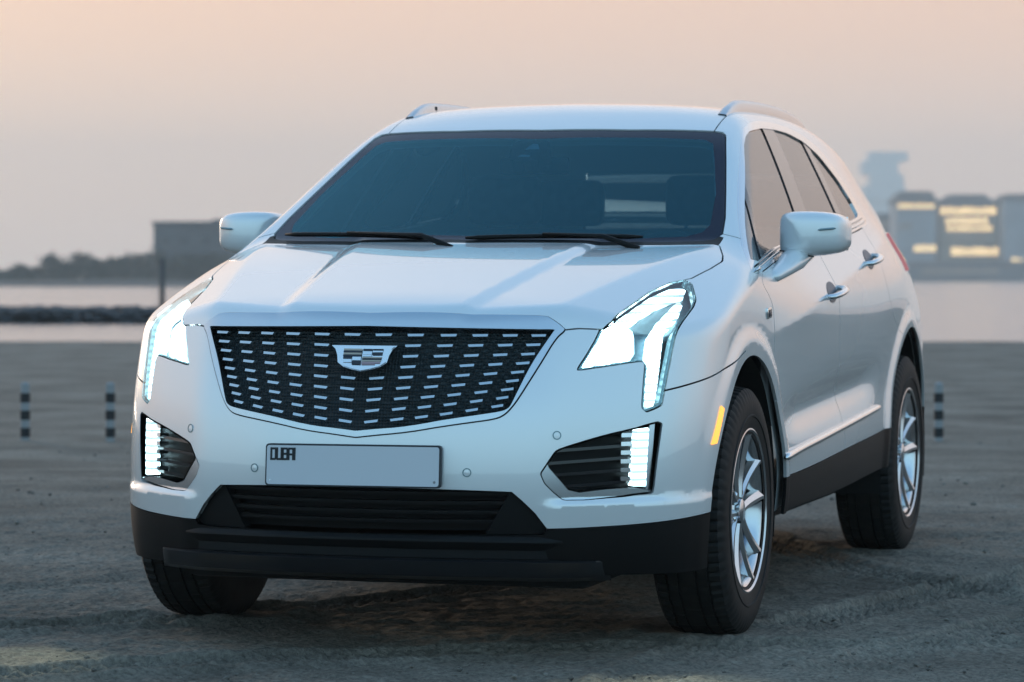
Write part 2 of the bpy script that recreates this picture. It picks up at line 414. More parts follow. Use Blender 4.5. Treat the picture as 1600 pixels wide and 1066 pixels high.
def trimesh(name, m, mat, parent=None):
    me = bpy.data.meshes.new(name); n = len(m.V); k = len(m.T)
    me.vertices.add(n); me.vertices.foreach_set('co', m.V.astype(np.float32).ravel())
    me.loops.add(3*k); me.loops.foreach_set('vertex_index', m.T.astype(np.int32).ravel())
    me.polygons.add(k); me.polygons.foreach_set('loop_start', np.arange(0, 3*k, 3, dtype=np.int32)); me.polygons.foreach_set('loop_total', np.full(k, 3, np.int32))
    me.update(); me.validate(); me.shade_smooth()
    me.normals_split_custom_set_from_vertices(m.N.tolist() if len(me.vertices) == n else [v.normal for v in me.vertices])
    me.materials.append(mat)
    return link(bpy.data.objects.new(name, me), parent)
def sdf(poly, x, y):
    p = np.array(poly, float); q = np.roll(p, -1, 0); d = np.full(x.shape, 1e9); ins = np.zeros(x.shape, bool)
    for (ax_, ay), (bx, by) in zip(p, q):
        ex, ey = bx-ax_, by-ay; t = np.clip(((x-ax_)*ex+(y-ay)*ey)/(ex*ex+ey*ey+1e-12), 0, 1)
        d = np.minimum(d, np.hypot(x-ax_-t*ex, y-ay-t*ey))
        c = ((ay > y) != (by > y)) & (x < ex*(y-ay)/(ey if ey != 0 else 1e-12)+ax_); ins ^= c
    return np.where(ins, -d, d)
def smooth_poly(poly, it=1, w=.2):
    for _ in range(it):
        o = []
        for a, b in zip(poly, poly[1:]+poly[:1]):
            o += [(a[0]*(1-w)+b[0]*w, a[1]*(1-w)+b[1]*w), (a[0]*w+b[0]*(1-w), a[1]*w+b[1]*(1-w))]
        poly = o
    return poly
def symm(h):
    """close a half outline on the centre line"""
    return [(-u, w) for u, w in h[::-1]]+list(h)
def front(poly, vmax=.6):       # outline drawn on (u, z+v): runs unbroken over fascia, hood and windscreen
    return lambda P: np.where(P[:,1] < vmax, sdf(poly, P[:,0], P[:,1]+P[:,2]), 1.0)
def sidep(poly, slack=.035):      # outline drawn on the side elevation (v, z)
    return lambda P: np.maximum(sdf(poly, P[:,1], P[:,2]), Us(P[:,1], P[:,2])-slack-P[:,0])

# =====================================================================
# the car: skin cut into its panels
# =====================================================================
car = empty('parked_car'); M4 = Matrix.Identity(4)
for i in range(3):
    for j in range(3): M4[i][j] = CAR_M[i][j]
car.matrix_world = M4
tag(car, 'white luxury SUV with lit headlamps and dashed chrome grille parked on the sand', 'car')

skin = build_skin()
H = clip(skin, -skin.V[:,0]); H.V[:,0] = np.maximum(H.V[:,0], 0)
H = clip(H, _Zb(H.V[:,1])+.022-H.V[:,2])        # open underneath: the undertray closes it
HUB = .372; WB = 2.857; AR = (.477, .492)
def f_arch(P):
    a = np.hypot(P[:,1], P[:,2]-HUB)-AR[0]; b = np.hypot(P[:,1]-WB, P[:,2]-HUB)-AR[1]
    return np.maximum(np.minimum(a, b), .5-P[:,0])
_, H = cut(H, f_arch, 0., .008)
full = H                                         # kept for the dark inner liner

ws_out = [(0,1.305),(.4,1.345),(.6,1.41),(.7,1.462),(.735,1.50),(.752,1.56),(.749,1.60),(.738,1.715),(.704,1.953),(.660,2.25),(.618,2.52),(.603,2.552),(.58,2.553),(.3,2.485),(0,2.457)]
ws_in = [(0,1.36),(.5,1.42),(.65,1.50),(.69,1.56),(.703,1.638),(.675,1.941),(.618,2.28),(.592,2.42),(.562,2.45),(.3,2.40),(0,2.358)]
hood_o = [(0,.118),(.262,.142),(.48,.200),(.502,.203),(.535,.185),(.552,.172),(.585,.200),(.645,.240),(.664,.30),(.680,.45),(.703,.671),(.733,.823),(.760,.895),(.772,.93),(.797,1.108),(.807,1.225),(.806,1.25),(.796,1.31),(.765,1.43),(.745,1.435),(.7,1.412),(.6,1.365),(.4,1.30),(.2,1.278),(0,1.262)]
cowl_o = [(0,1.2),(.6,1.3),(.76,1.40),(.76,1.53),(.70,1.56),(0,1.40)]
lamp_o = [(.591,.037),(.612,.114),(.629,.186),(.648,.30),(.665,.45),(.688,.68),(.718,.835),(.762,.898),(.784,.872),(.819,.733),(.826,.653),(.825,.472),(.819,.368),(.814,.264),(.807,.143),(.803,.084),(.79,.058),(.768,.022),(.757,.026),(.756,.119),(.756,.190),(.748,.196),(.678,.120),(.609,.052)]
gril_o = [(0,.14),(.262,.16),(.48,.215),(.512,.215),(.545,.19),(.553,.170),(.532,.127),(.496,-.002),(.447,-.148),(.421,-.203),(.393,-.233),(.277,-.287),(.157,-.334),(.014,-.358),(0,-.360)]
gril_i = [(0,.057),(.3,.085),(.525,.153),(.51,.108),(.472,-.01),(.432,-.165),(.424,-.185),(.405,-.203),(.305,-.253),(.156,-.316),(.014,-.337),(0,-.339)]
fog_o = [(.806,.030),(.740,-.062),(.565,-.258),(.553,-.274),(.531,-.327),(.516,-.36),(.527,-.383),(.549,-.395),(.575,-.402),(.627,-.365),(.714,-.287),(.78,-.217),(.789,-.203),(.802,-.033)]
fog_i = [(.806,.030),(.740,-.062),(.565,-.258),(.553,-.274),(.531,-.327),(.594,-.369),(.755,-.227),(.789,-.203),(.802,-.033)]
low_o = [(0,-.506),(.43,-.435),(.455,-.441),(.502,-.475),(.533,-.505),(.525,-.53),(.3,-.60),(0,-.632)]
blade_o = [(.800,.650),(.797,.433),(.795,.338),(.794,.184),(.791,.070),(.768,.030),(.764,.182),(.765,.299),(.766,.395),(.773,.562),(.780,.690)]
dlo_o = [(.13,1.085),(.33,1.195),(.63,1.36),(.86,1.477),(1.0,1.54),(1.10,1.575),(1.22,1.597),(1.40,1.611),(1.62,1.613),(1.9,1.602),(2.1,1.580),(2.3,1.54),(2.40,1.485),(2.48,1.405),(2.515,1.33),(2.505,1.262),(2.0,1.222),(.69,1.143)]
dlo_i = [(.22,1.124),(.40,1.222),(.66,1.36),(.95,1.51),(1.05,1.548),(1.14,1.568),(1.36,1.584),(1.6,1.586),(1.8,1.58),(2.03,1.556),(2.2,1.51),(2.34,1.42),(2.385,1.345),(2.375,1.288),(2.0,1.258),(.69,1.180)]

wz = lambda u, z: (u, z+float(_A(z)+_P(u)))
low_o = [wz(u, .5-.01*(u/.44)**2) for u in np.linspace(0, .44, 12)]+[(.467,-.453),(.502,-.475),(.533,-.505)]+[wz(u, .366) for u in np.linspace(.525, 0, 12)]
gril_i = [wz(u, .951-.008*(u/.525)) for u in np.linspace(0, .525, 14)]+gril_i[3:]
win, H = cut(H, front(ws_out+[(-u, w) for u, w in ws_out[::-1]], 1.35), .004)
hood, H = cut(H, front(hood_o+[(-u, w) for u, w in hood_o[::-1]]), .005)
cowl, H = cut(H, front(cowl_o+[(-u, w) for u, w in cowl_o[::-1]]), .002)
lamp, H = cut(H, front(smooth_poly(lamp_o, 1, .12), .2), .0035)
gr, H = cut(H, front(smooth_poly(gril_o+[(-u, w) for u, w in gril_o[-2:0:-1]], 2, .22), 0), .004)
fog, H = cut(H, front(smooth_poly(fog_o, 1, .12), 0), .004)
low, H = cut(H, front(low_o+[(-u, w) for u, w in low_o[::-1]], 0), .0)
zl = tab([-1.1,-.9,-.7,-.5,.27,.77,1.19,1.65,2.03,2.4,3.9], [.384,.384,.392,.407,.44,.45,.463,.479,.489,.5,.55], -1.2, 4)
clad, H = cut(H, lambda P: P[:,2]-zl(P[:,1]), .003)
bump, H = cut(H, lambda P: np.maximum(np.minimum(P[:,2]-(.768+(P[:,1]+.623)*.188), P[:,0]-.785), P[:,1]+.40-.3*sstep(.80,.88,P[:,0])), .005)
dlo, H = cut(H, sidep(smooth_poly(dlo_o, 1, .15), .09), .0, .005)
vseam = tab([.4,.75,.95,1.03,1.07,1.10,1.14], [.40,.345,.33,.29,.25,.30,.345], .2, 1.7)
fend, H = cut(H, lambda P: P[:,1]-np.where(P[:,2] > 1.14, .345, vseam(P[:,2])), .005)
belt = tab([0,.13,.69,2.0,2.505,2.8], [1.075,1.085,1.143,1.222,1.262,1.29], -.5, 4)
vr = tab([.4,.85,.91,.95,1.0,1.09,1.26], [2.6,2.6,2.44,2.365,2.305,2.285,2.30], .2, 1.6)
doors, H = cut(H, lambda P: np.maximum(np.maximum(P[:,2]-belt(P[:,1]), P[:,1]-vr(P[:,2])), .5-P[:,0]), .005)
vm = tab([.4,.61,.79,.93,1.2], [1.50,1.44,1.365,1.33,1.30], .2, 1.4)
fdoor, rdoor = cut(doors, lambda P: P[:,1]-vm(P[:,2]), .005)
rglass, H = cut(H, lambda P: np.maximum(np.maximum(P[:,0]-.60+.35*(P[:,2]-1.2), np.maximum(1.20-P[:,2], P[:,2]-1.50)), 3.0-P[:,1]), .004, .012)
tail, H = cut(H, lambda P: np.maximum(np.maximum(np.abs(P[:,2]-1.15)-.075, 3.17-P[:,1]+.3*(P[:,2]-1.15)), .68-P[:,0]), .003, .01)
roof, H = cut(H, lambda P: np.maximum(np.maximum(P[:,0]-.575, 1.40-P[:,2]), P[:,1]-3.25), .004, .01)
gate, sframe = cut(H, lambda P: np.maximum(3.2-P[:,1], P[:,0]-.66), .005, .01)

both = both_halves
def panel(name, m, mat, parent=car, d=.010, sides=False):
    if sides:
        return [trimesh(name, skirt(k, d), mat, parent) for k in (m, mirror(m))]
    return trimesh(name, skirt(both(m), d), mat, parent)

hood_ob = panel('hood', hood, paint)
panel('cowl', cowl, plastic)
bumper_ob = panel('front_bumper', bump, paint, d=.02)
fenders = panel('fender', fend, paint, sides=True)
front_doors = panel('door', fdoor, paint, sides=True)
rear_doors = panel('door', rdoor, paint, sides=True)
panel('side_frame', sframe, paint, sides=True)
panel('roof', roof, paint)
panel('tailgate', gate, paint)
panel('rear_window', rglass, rear_glass, d=.002)
for m in (tail, mirror(tail)): trimesh('tail_lamp', skirt(offset(m, .010), .03), red_lens, car)
clad_f = clip(clad, clad.V[:,1]-.0); clad_m = clip(clad, np.maximum(-clad.V[:,1], clad.V[:,1]-2.6)); clad_r = clip(clad, 2.6-clad.V[:,1])
valance = panel('lower_valance', clad_f, plastic, d=.02)
panel('sill_cladding', clad_m, plastic, sides=True)
panel('rear_valance', clad_r, plastic)

# windscreen with its printed dark border
glass_in, frit = cut(win, front(ws_in+[(-u, w) for u, w in ws_in[::-1]], 1.35), .0)
windscreen = trimesh('windscreen', both(offset(glass_in, -.004)), ws_glass, car)
frit_m = MAT('windscreen_border', (.004,.008,.022), .08, spec=.2); frit_m.node_tree.nodes['Principled BSDF'].inputs['Specular Tint'].default_value = (.12,.28,.65,1)
trimesh('glass_border', skirt(both(offset(frit, -.004)), .006), frit_m, windscreen)

# side glazing
in_f = sidep(smooth_poly(dlo_i, 1, .15), .09)
panes, ring = cut(dlo, in_f, .0, .005)
strip = lambda a0, z0, a1, z1, w: (lambda P: np.abs((P[:,1]-(a0+(a1-a0)*(P[:,2]-z0)/(z1-z0))))-w)
bp, rest = cut(panes, strip(1.48, 1.58, 1.335, 1.30, .098), .003)
cp, rest = cut(rest, strip(2.065, 1.555, 1.985, 1.295, .045), .003)
qp, rest = cut(rest, strip(.655, 1.355, .405, 1.149, .016), .002)
ql, rest = cut(rest, lambda P: P[:,1]-(.655-.25*(1.355-P[:,2])/.206), 0.)
w1, rest = cut(rest, lambda P: P[:,1]-(1.48-.145*(1.58-P[:,2])/.28), 0.)
w2, w3 = cut(rest, lambda P: P[:,1]-(2.065-.08*(1.555-P[:,2])/.26), 0.)
for s, (fd, rd) in enumerate(zip(front_doors, rear_doors)):
    k = (lambda m: m) if s == 0 else mirror
    trimesh('window_surround', skirt(k(offset(ring, .0006)), .012), chrome, car)
    for m, p in ((ql, fd), (w1, fd), (w2, rd)): trimesh('window_pane', k(offset(m, -.006)), side_glass, p)
    trimesh('quarter_window', k(offset(w3, -.006)), side_glass, car)
    for m, p in ((bp, fd), (cp, rd), (qp, fd)): trimesh('window_pillar', skirt(k(offset(m, -.002)), .01), gloss_black, p)

# dark inner skin behind shut lines, around the cabin
L1 = clip(full, -np.minimum(front(ws_in+[(-u, w) for u, w in ws_in[::-1]], 1.35)(full.V), 1))
L1 = clip(L1, -in_f(L1.V)); L1 = clip(L1, .25-L1.V[:,1])
L1 = clip(L1, -np.maximum(np.maximum(L1.V[:,0]-.60+.35*(L1.V[:,2]-1.2), np.maximum(1.20-L1.V[:,2], L1.V[:,2]-1.50)), 3.0-L1.V[:,1]))
L2 = clip(full, full.V[:,1]-.24)
trimesh('cabin_lining', both(offset(L1, -.032)), MAT('headliner', (.42,.43,.43), .9), car)
trimesh('engine_bay_lining', both(offset(L2, -.10)), liner_mat, car)
# wheel wells
for v0, r in ((0, AR[0]), (WB, AR[1])):
    for s in (1, -1):
        V = []; Fc = []; n = 40
        for i in range(n+1):
            q = math.radians(-14+208*i/n)
            for u_, rr in ((.50, .05), (.50, r+.012), (.80, r+.012), (.895, r+.004)): V.append((s*u_, v0-rr*math.cos(q), HUB+rr*math.sin(q)))
        for i in range(n):
            for k in range(3): Fc.append((i*4+k, i*4+k+1, (i+1)*4+k+1, (i+1)*4+k))
        pydata('wheel_well', V, Fc, liner_mat, car, smooth=False)

# =====================================================================
# car details
# =====================================================================
fas = lambda u, z, off=0.: Vector((u, float(_A(z)+_P(abs(u)))-off, z))          # point on the front fascia
def plate_uz(name, poly, o0, o1, mat, parent, bevel=0.):
    """flat piece outlined on (u, z), following the fascia, from depth o0 to o1 proud of it"""
    n = len(poly); V = [fas(u, z, o0) for u, z in poly]+[fas(u, z, o1) for u, z in poly]
    Fc = [tuple(range(n, 2*n))]+[(i, (i+1) % n, n+(i+1) % n, n+i) for i in range(n)]
    bm = bmesh.new(); vs = [bm.verts.new(v) for v in V]
    for f in Fc: bm.faces.new([vs[i] for i in f])
    bmesh.ops.recalc_face_normals(bm, faces=bm.faces)
    if bevel:
        es = [e for e in bm.edges if all(v in vs[n:] for v in e.verts)]
        bmesh.ops.bevel(bm, geom=es, offset=bevel, segments=2, affect='EDGES')
    return bmobj(name, bm, mat, parent, angle=40)
mir = lambda k: (lambda m: m) if k == 0 else mirror

# ---- headlamps
lamp_house = MAT('lamp_reflector', (.07,.11,.13), .35, .7)
lamp_dark = MAT('lamp_bezel', (.22,.32,.35), .25, .6)
wing_o = [(.668,.33),(.680,.50),(.698,.66),(.727,.805),(.762,.876),(.778,.850),(.768,.80),(.748,.73),(.728,.62),(.708,.47),(.70,.33)]
beam_o = [(.612,.062),(.628,.15),(.648,.24),(.662,.325),(.70,.335),(.728,.31),(.738,.20),(.68,.132)]
for k in (0, 1):
    g = mir(k)
    hl = trimesh('headlight', skirt(g(offset(lamp, -.050)), -.046), lamp_house, car)
    trimesh('lens', skirt(g(offset(lamp, .001)), .008), clear_lens, hl)
    for nm, po, d, m_ in (('light_blade', blade_o, -.010, lamp_white), ('light_wing', wing_o, -.022, lamp_white), ('main_beam', beam_o, -.024, lamp_beam)):
        q, _ = cut(lamp, front(smooth_poly(po, 1, .2), .2), .0, .006)
        trimesh(nm, skirt(g(offset(q, d)), .03), m_, hl)
    # dark bezel rim along the outer edge
    rim_, _ = cut(lamp, lambda P: -(front(smooth_poly(lamp_o, 1, .12), .2)(P)+.006), .0, .004)
    trimesh('bezel', skirt(g(offset(rim_, -.004)), .02), lamp_dark, hl)

# ---- grille
mesh_m = MAT('grille_mesh', (.010,.020,.024), .35, .3)
t_ = mesh_m.node_tree; b_ = t_.nodes['Principled BSDF']; tcn = t_.nodes.new('ShaderNodeTexCoord'); mp_ = t_.nodes.new('ShaderNodeMapping'); vo = t_.nodes.new('ShaderNodeTexVoronoi'); bp_ = t_.nodes.new('ShaderNodeBump')
mp_.inputs['Rotation'].default_value = (0, 0, 0); vo.inputs['Scale'].default_value = 110; vo.inputs['Randomness'].default_value = 0.1; bp_.inputs['Strength'].default_value = .8; bp_.inputs['Distance'].default_value = .01
t_.links.new(tcn.outputs['Object'], mp_.inputs[0]); t_.links.new(mp_.outputs[0], vo.inputs['Vector']); t_.links.new(vo.outputs['Distance'], bp_.inputs['Height']); t_.links.new(bp_.outputs[0], b_.inputs['Normal'])
gi, surr = cut(gr, front(gril_i[:14]+smooth_poly([gril_i[13]]+gril_i[14:]+[(-u, w) for u, w in gril_i[-2:13:-1]]+[(-gril_i[13][0], gril_i[13][1])], 2, .22)[1:-1]+[(-u, w) for u, w in gril_i[13:0:-1]], 0), .0, .005)
panel('grille_surround', offset(surr, .004), satin, d=.04)
grille = trimesh('grille', skirt(both(offset(gi, -.034)), -.03), mesh_m, car)
bar_m = MAT('bar_chrome', (.66,.70,.72), .22, .9)
ut = (.047,.141,.235,.322,.4035,.4805); ub = (.0385,.114,.184,.2525,.3215,.3895); zb = (.684,.691,.6985,.708,.7185,.7295)
def dash_pos(i, j):
    t = i/8.; u = ut[j]*(1-t)+ub[j]*t; return u, .9275*(1-t)+zb[j]*t-.004*math.sin(math.pi*t)*(j/5.)
bm = bmesh.new()
bm_box(bm, (-.5, -.5, -.5), (.5, .5, .5))
for v in bm.verts:
    if v.co.z < 0: v.co.x *= .90
    if v.co.y < 0:
        v.co.x *= .96
        if v.co.z > 0: v.co.y += .35
bar_me = bpy.data.meshes.new('grille_bar'); bm.to_mesh(bar_me); bm.free(); bar_me.materials.append(bar_m)
for s in (1, -1):
    for i in range(9):
        for j in range(6):
            if j == 0 and 1 <= i <= 3: continue
            if i == 0: pass
            u, z = dash_pos(i, j); t = i/8.
            ln = (.052*(1-t)+.043*t)*(1-.03*j); sl_ = (.02+.15*t)*(.75+.05*j)
            o = bpy.data.objects.new('grille_bar', bar_me); link(o, grille)
            c = fas(u*s, z, -.014); d = fas((u+.01)*s, z+.01*sl_, -.014)-fas((u-.01)*s, z-.01*sl_, -.014)
            if s < 0: d = -d
            x = d.normalized(); y = Vector((0, 1, .0)); y = (y-x*y.dot(x)).normalized(); zv = x.cross(y)
            mx = Matrix.Identity(4)
            for r in range(3): mx[r][0], mx[r][1], mx[r][2], mx[r][3] = x[r]*ln, y[r]*.012, zv[r]*.0068, c[r]
            o.matrix_local = mx
# crest
crest = plate_uz('emblem', symm([(0,.8975),(.095,.8975),(.084,.887),(.078,.870),(.074,.850),(.055,.8375),(.028,.830),(0,.825)])[1:-1] if False else [(-.099,.8975),(-.086,.887),(-.078,.870),(-.074,.850),(-.055,.8375),(-.028,.830),(0,.825),(.028,.830),(.055,.8375),(.074,.850),(.078,.870),(.086,.887),(.099,.8975)], -.02, .012, chrome, car, bevel=.003)
gold = MAT('crest_bronze', (.42,.36,.30), .3, .8); navy = MAT('crest_navy', (.012,.02,.035), .25); silv = MAT('crest_silver', (.72,.76,.80), .2, 1.); rose = MAT('crest_rose', (.40,.28,.30), .3, .7)
def blk(u0, u1, z0, z1, m): plate_uz('crest_block', [(u0, z0), (u1, z0), (u1, z1), (u0, z1)], .012, .0145, m, crest)
for n_, (z0, z1) in enumerate(((.8835,.8885),(.878,.8828),(.8722,.8773),(.8665,.8715))): blk(-.058, -.003, z0, z1, gold if n_ % 2 == 0 else navy)
blk(.001, .028, .8822, .8885, navy); blk(.030, .060, .8840, .8885, navy); blk(.030, .060, .8790, .8832, silv); blk(.001, .028, .8725, .8815, silv); blk(.030, .059, .8712, .8782, navy); blk(.001, .028, .8668, .8717, silv)
blk(-.057, -.031, .8600, .8658, navy); blk(-.029, -.003, .8560, .8658, silv); blk(-.056, -.031, .8500, .8592, silv); blk(-.029, -.003, .8440, .8552, navy)
for n_, (z0, z1, uu) in enumerate(((.8625,.8658,.059),(.8580,.8616,.058),(.8530,.8572,.057),(.8480,.8522,.055),(.8440,.8472,.040))): blk(.0, uu, z0, z1, (gold, navy, gold, rose, rose)[n_])

# ---- fog pockets
fi, lip = cut(fog, front(smooth_poly(fog_i, 1, .12), 0), .0, .005)
for k in (0, 1):
    g = mir(k)
    fl = trimesh('fog_lamp', skirt(g(offset(fi, -.055)), -.055), plastic, car)
    trimesh('satin_lip', skirt(g(offset(lip, -.003)), .05), satin, fl)
    blade_f = [(.752,-.050),(.778,-.020),(.774,-.205),(.744,-.232)]
    q, _ = cut(fi, front(blade_f, 0), .0, .005)
    trimesh('light_blade', skirt(g(offset(q, -.006)), .03), lamp_white, fl)
    for zk in (.505,.540,.575,.610):
        q, _ = cut(fi, lambda P: np.abs(P[:,2]-zk-.06*(P[:,0]-.65))-.0045, .0, .006)
        trimesh('slat', skirt(g(offset(q, -.028)), .022), gloss_black, fl)
    fr_, _ = cut(fi, lambda P: np.abs(P[:,0]-.786-.03*(P[:,2]-.58))-.006, .0, .005)
    trimesh('bracket', skirt(g(offset(fr_, -.012)), .03), satin, fl)
    for zk in (.52,.545,.57,.595,.62,.645):
        q, _ = cut(fi, lambda P: np.maximum(np.abs(P[:,2]-zk)-.006, np.abs(P[:,0]-.731)-.013), .0, .005)
        if len(q.T): trimesh('reflector_fin', skirt(g(offset(q, -.016)), .03), chrome, fl)

# light thrown on the sand by the lit corner lamps
for s in (1, -1):
    sp = bpy.data.lights.new('corner_lamp_light', 'SPOT'); sp.energy = 26; sp.spot_size = math.radians(62); sp.spot_blend = 1.; sp.color = (.93,1.,.74); sp.shadow_soft_size = .05
    so = bpy.data.objects.new('corner_lamp_light', sp); link(so, car); so.location = (s*.775, -.735, .58)
    so.rotation_euler = (Vector((s*.776, -.735, .58))-Vector((s*1.02, -1.45, 0.))).to_track_quat('Z', 'Y').to_euler()
# ---- lower grille
lg = trimesh('lower_grille', skirt(both(offset(low, -.07)), -.068), liner_mat, car)
for zk in (.482,.455,.428,.401):
    q, _ = cut(low, lambda P: np.abs(P[:,2]-zk)-.005, .0, .006); trimesh('slat', skirt(both(offset(q, -.026)), .03), plastic, lg)
q = low
for k in (0, 1): trimesh('corner_filler', skirt(mir(k)(offset(clip(q, (.437-q.V[:,0])+.55*(q.V[:,2]-.49)), -.018)), .03), plastic, lg)
def sweep_uz(name, secs, u0, u1, n, mat, parent):
    """open section of (z, proud) points swept across the fascia"""
    V = []; Fc = []; k = len(secs)
    for i in range(n+1):
        u = u0+(u1-u0)*i/n; e = 1. if 0 < i < n else .0
        for z, o in secs: V.append(fas(u, z-.010*(u/.7)**2, o*e+.001))
    for i in range(n):
        for j in range(k-1): Fc.append((i*k+j, i*k+j+1, (i+1)*k+j+1, (i+1)*k+j))
    o = pydata(name, V, Fc, mat, parent); o.data.shade_smooth(); o.data.set_sharp_from_angle(angle=math.radians(30)); return o
gl_plastic = MAT('smooth_black_plastic', (.008,.009,.011), .28)
sweep_uz('skid_bar', [(.300,0.),(.297,.020),(.294,.026),(.262,.030),(.250,.026),(.238,.0)], -.70, .68, 50, gl_plastic, valance)
sweep_uz('recess_shade_strip', [(.326,.0015),(.303,.0025)], -.64, .62, 40, liner_mat, valance)  # dark strip laid on the surface, painting the shade of a recess above the bar
sweep_uz('valance_ridge', [(.366,0.),(.356,.010),(.350,.012),(.332,.003),(.328,0.)], -.60, .60, 40, plastic, valance)

# ---- number plate
pl_w = MAT('plate_white', (.62,.64,.68), .35); pl_k = MAT('plate_black', (.012,.016,.022), .5)
npl = empty('number_plate', (0, 0, 0), car)
def rrect(w, h, r, n=5):
    o = []
    for cx, cy, a0 in ((w-r, h-r, 0), (-w+r, h-r, 90), (-w+r, -h+r, 180), (w-r, -h+r, 270)):
        for i in range(n+1): q = math.radians(a0+90*i/n); o.append((cx+r*math.cos(q), cy+r*math.sin(q)))
    return o
PZ = .560; PT = math.radians(4)
def pp(u, h, off): return Vector((u-.0035, -1.016-off+h*math.sin(PT), PZ+h*math.cos(PT)+.006*u))
def plate_piece(name, poly, o0, o1, mat):
    n = len(poly); V = [pp(a, b, o0) for a, b in poly]+[pp(a, b, o1) for a, b in poly]
    o = pydata(name, V, [tuple(range(2*n-1, n-1, -1)), tuple(range(n))]+[(i, n+i, n+(i+1) % n, (i+1) % n) for i in range(n)], mat, npl); return o
plate_piece('plate_frame', rrect(.262, .0600, .010), -.012, .003, pl_k)
plate_piece('plate_panel', rrect(.2575, .0555, .008), 0., .0050, pl_w)
def stroke(pts): plate_piece('plate_letter', pts, .005, .0058, pl_k)
def letter(x, segs, w=.0135, h=.030, t=.0060):
    for a in segs:
        x0, y0, x1, y1 = a; stroke([(x+x0*w-t/2, .016+y0*h-t/2), (x+x1*w+t/2, .016+y0*h-t/2), (x+x1*w+t/2, .016+y1*h+t/2), (x+x0*w-t/2, .016+y1*h+t/2)])
letter(-.244, [(0,0,0,1),(0,0,.8,0),(0,1,.8,1),(1,.12,1,.88)])                        # D
letter(-.2265, [(0,.1,0,1),(1,.1,1,1),(.1,0,.9,0)])                                   # U
letter(-.209, [(0,0,0,1),(0,0,.85,0),(0,.5,.85,.5),(0,1,.85,1),(1,.1,1,.4),(1,.6,1,.9)])   # B
letter(-.1915, [(0,0,0,.9),(1,0,1,.9),(0,.45,1,.45),(.1,1,.9,1)])                     # A
letter(-.1735, [(0,0,0,1)])                                                           # I
plate_piece('plate_screw', [(.245+.004*math.cos(a), -.043+.004*math.sin(a)) for a in np.linspace(0, 2*math.pi, 9)[:-1]], .005, .0058, alloy_dark)
plate_piece('plate_screw', [(-.247+.0025*math.cos(a), -.043+.0025*math.sin(a)) for a in np.linspace(0, 2*math.pi, 9)[:-1]], .005, .0056, satin)

# ---- parking sensors
for u, z in ((.555,.648),(.319,.544),(-.555,.648),(-.319,.544)):
    c = fas(u, z, 0.); n = Vector(normals_at(np.array([[u, c.y, z]]))[0].tolist()); q = Vector((0,0,1)).rotation_difference(n)
    s = lathe('parking_sensor', [(-.003,.0125),(.0012,.0125),(.0016,.0105),(.0004,.0100),(.0012,.0092),(.0020,.0)], paint, car, n=20, axis='z'); s.rotation_mode = 'QUATERNION'; s.rotation_quaternion = q; s.location = c
    r = lathe('sensor_ring', [(.0010,.0128),(.0018,.0128),(.0018,.0100),(.0006,.0100)], lamp_dark, s, n=20, axis='z')

# ---- side marker, moulding, handles, badge
cup_m = MAT('handle_cup_shade', (.10,.12,.15), .4)  # flat patch on the door; the recess's shade is put into its colour
for k in (0, 1):
    s = 1 if k == 0 else -1; g = mir(k)
    q, _ = cut(full, sidep([(-.405,.715),(-.474,.605),(-.443,.607),(-.385,.706)], .06), .0, .006)
    trimesh('side_marker', skirt(g(offset(q, .004)), .02), amber, car)
    pts = []; rr = []; mv = np.linspace(.43, 2.17, 7); mould_u = ncs(mv, Us(mv, .510+.078*(mv-.43)/1.74))
    for t in np.linspace(0, 1, 40):
        v = .43+1.74*t; z = .510+.078*t; pts.append((s*(float(mould_u(v))+.006), v, z)); rr.append(.0125 if .02 < t < .98 else .006)
    tube('door_moulding', pts, rr, chrome, car, n=10)
    pts = [(s*(float(Us(np.array([v]), np.array([float(belt(v))+.018]))[0])+.004), v, float(belt(v))+.016) for v in np.linspace(.20, 2.44, 50)]
    tube('belt_moulding', pts, [.003]+[.0065]*48+[.003], chrome, car, n=8)
    pts = [(s*(float(Us(np.array([v]), np.array([float(belt(v))+.030]))[0])+.0035), v, float(belt(v))+.027) for v in np.linspace(.24, 2.40, 50)]
    tube('belt_seal', pts, .0035, gloss_black, car, n=6)
    for (v0, z0), dr in (((1.22, 1.022), front_doors[k]), ((2.07, 1.128), rear_doors[k])):
        uu = lambda v, z: float(Us(np.array([v]), np.array([z]))[0])
        hp = [(s*(uu(v0-.115, z0-.014)-.004), v0-.115, z0-.016), (s*(uu(v0-.10, z0-.012)+.022), v0-.100, z0-.013), (s*(uu(v0-.05, z0-.005)+.036), v0-.05, z0-.006), (s*(uu(v0, z0)+.039), v0, z0), (s*(uu(v0+.05, z0+.004)+.037), v0+.05, z0+.006), (s*(uu(v0+.10, z0+.01)+.026), v0+.10, z0+.012), (s*(uu(v0+.115, z0+.012)-.004), v0+.118, z0+.014)]
        tube('door_handle', hp, [.012,.013,.013,.013,.013,.014,.013], chrome, dr, n=12, flat=.75)
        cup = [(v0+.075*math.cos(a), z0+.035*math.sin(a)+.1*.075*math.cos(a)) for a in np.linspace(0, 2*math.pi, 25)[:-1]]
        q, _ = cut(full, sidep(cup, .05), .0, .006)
        trimesh('handle_cup_shade', g(offset(q, .0012)), cup_m, dr)
    bx_ = float(Us(np.array([.27]), np.array([.972]))[0])
    bm = bmesh.new(); bm_box(bm, (-.004,-.028,-.017), (.005,.028,.017), .004); o = bmobj('fender_badge', bm, chrome, fenders[k], angle=40); o.location = (s*bx_, .265, .972); o.rotation_euler = (math.radians(4), 0, s*math.radians(-1))
    bm = bmesh.new(); bm_box(bm, (-.001,-.020,-.011), (.0065,.020,.011), .002); o = bmobj('badge_inlay', bm, navy, fenders[k], angle=40); o.location = (s*bx_, .265, .972); o.rotation_euler = (math.radians(4), 0, 0)

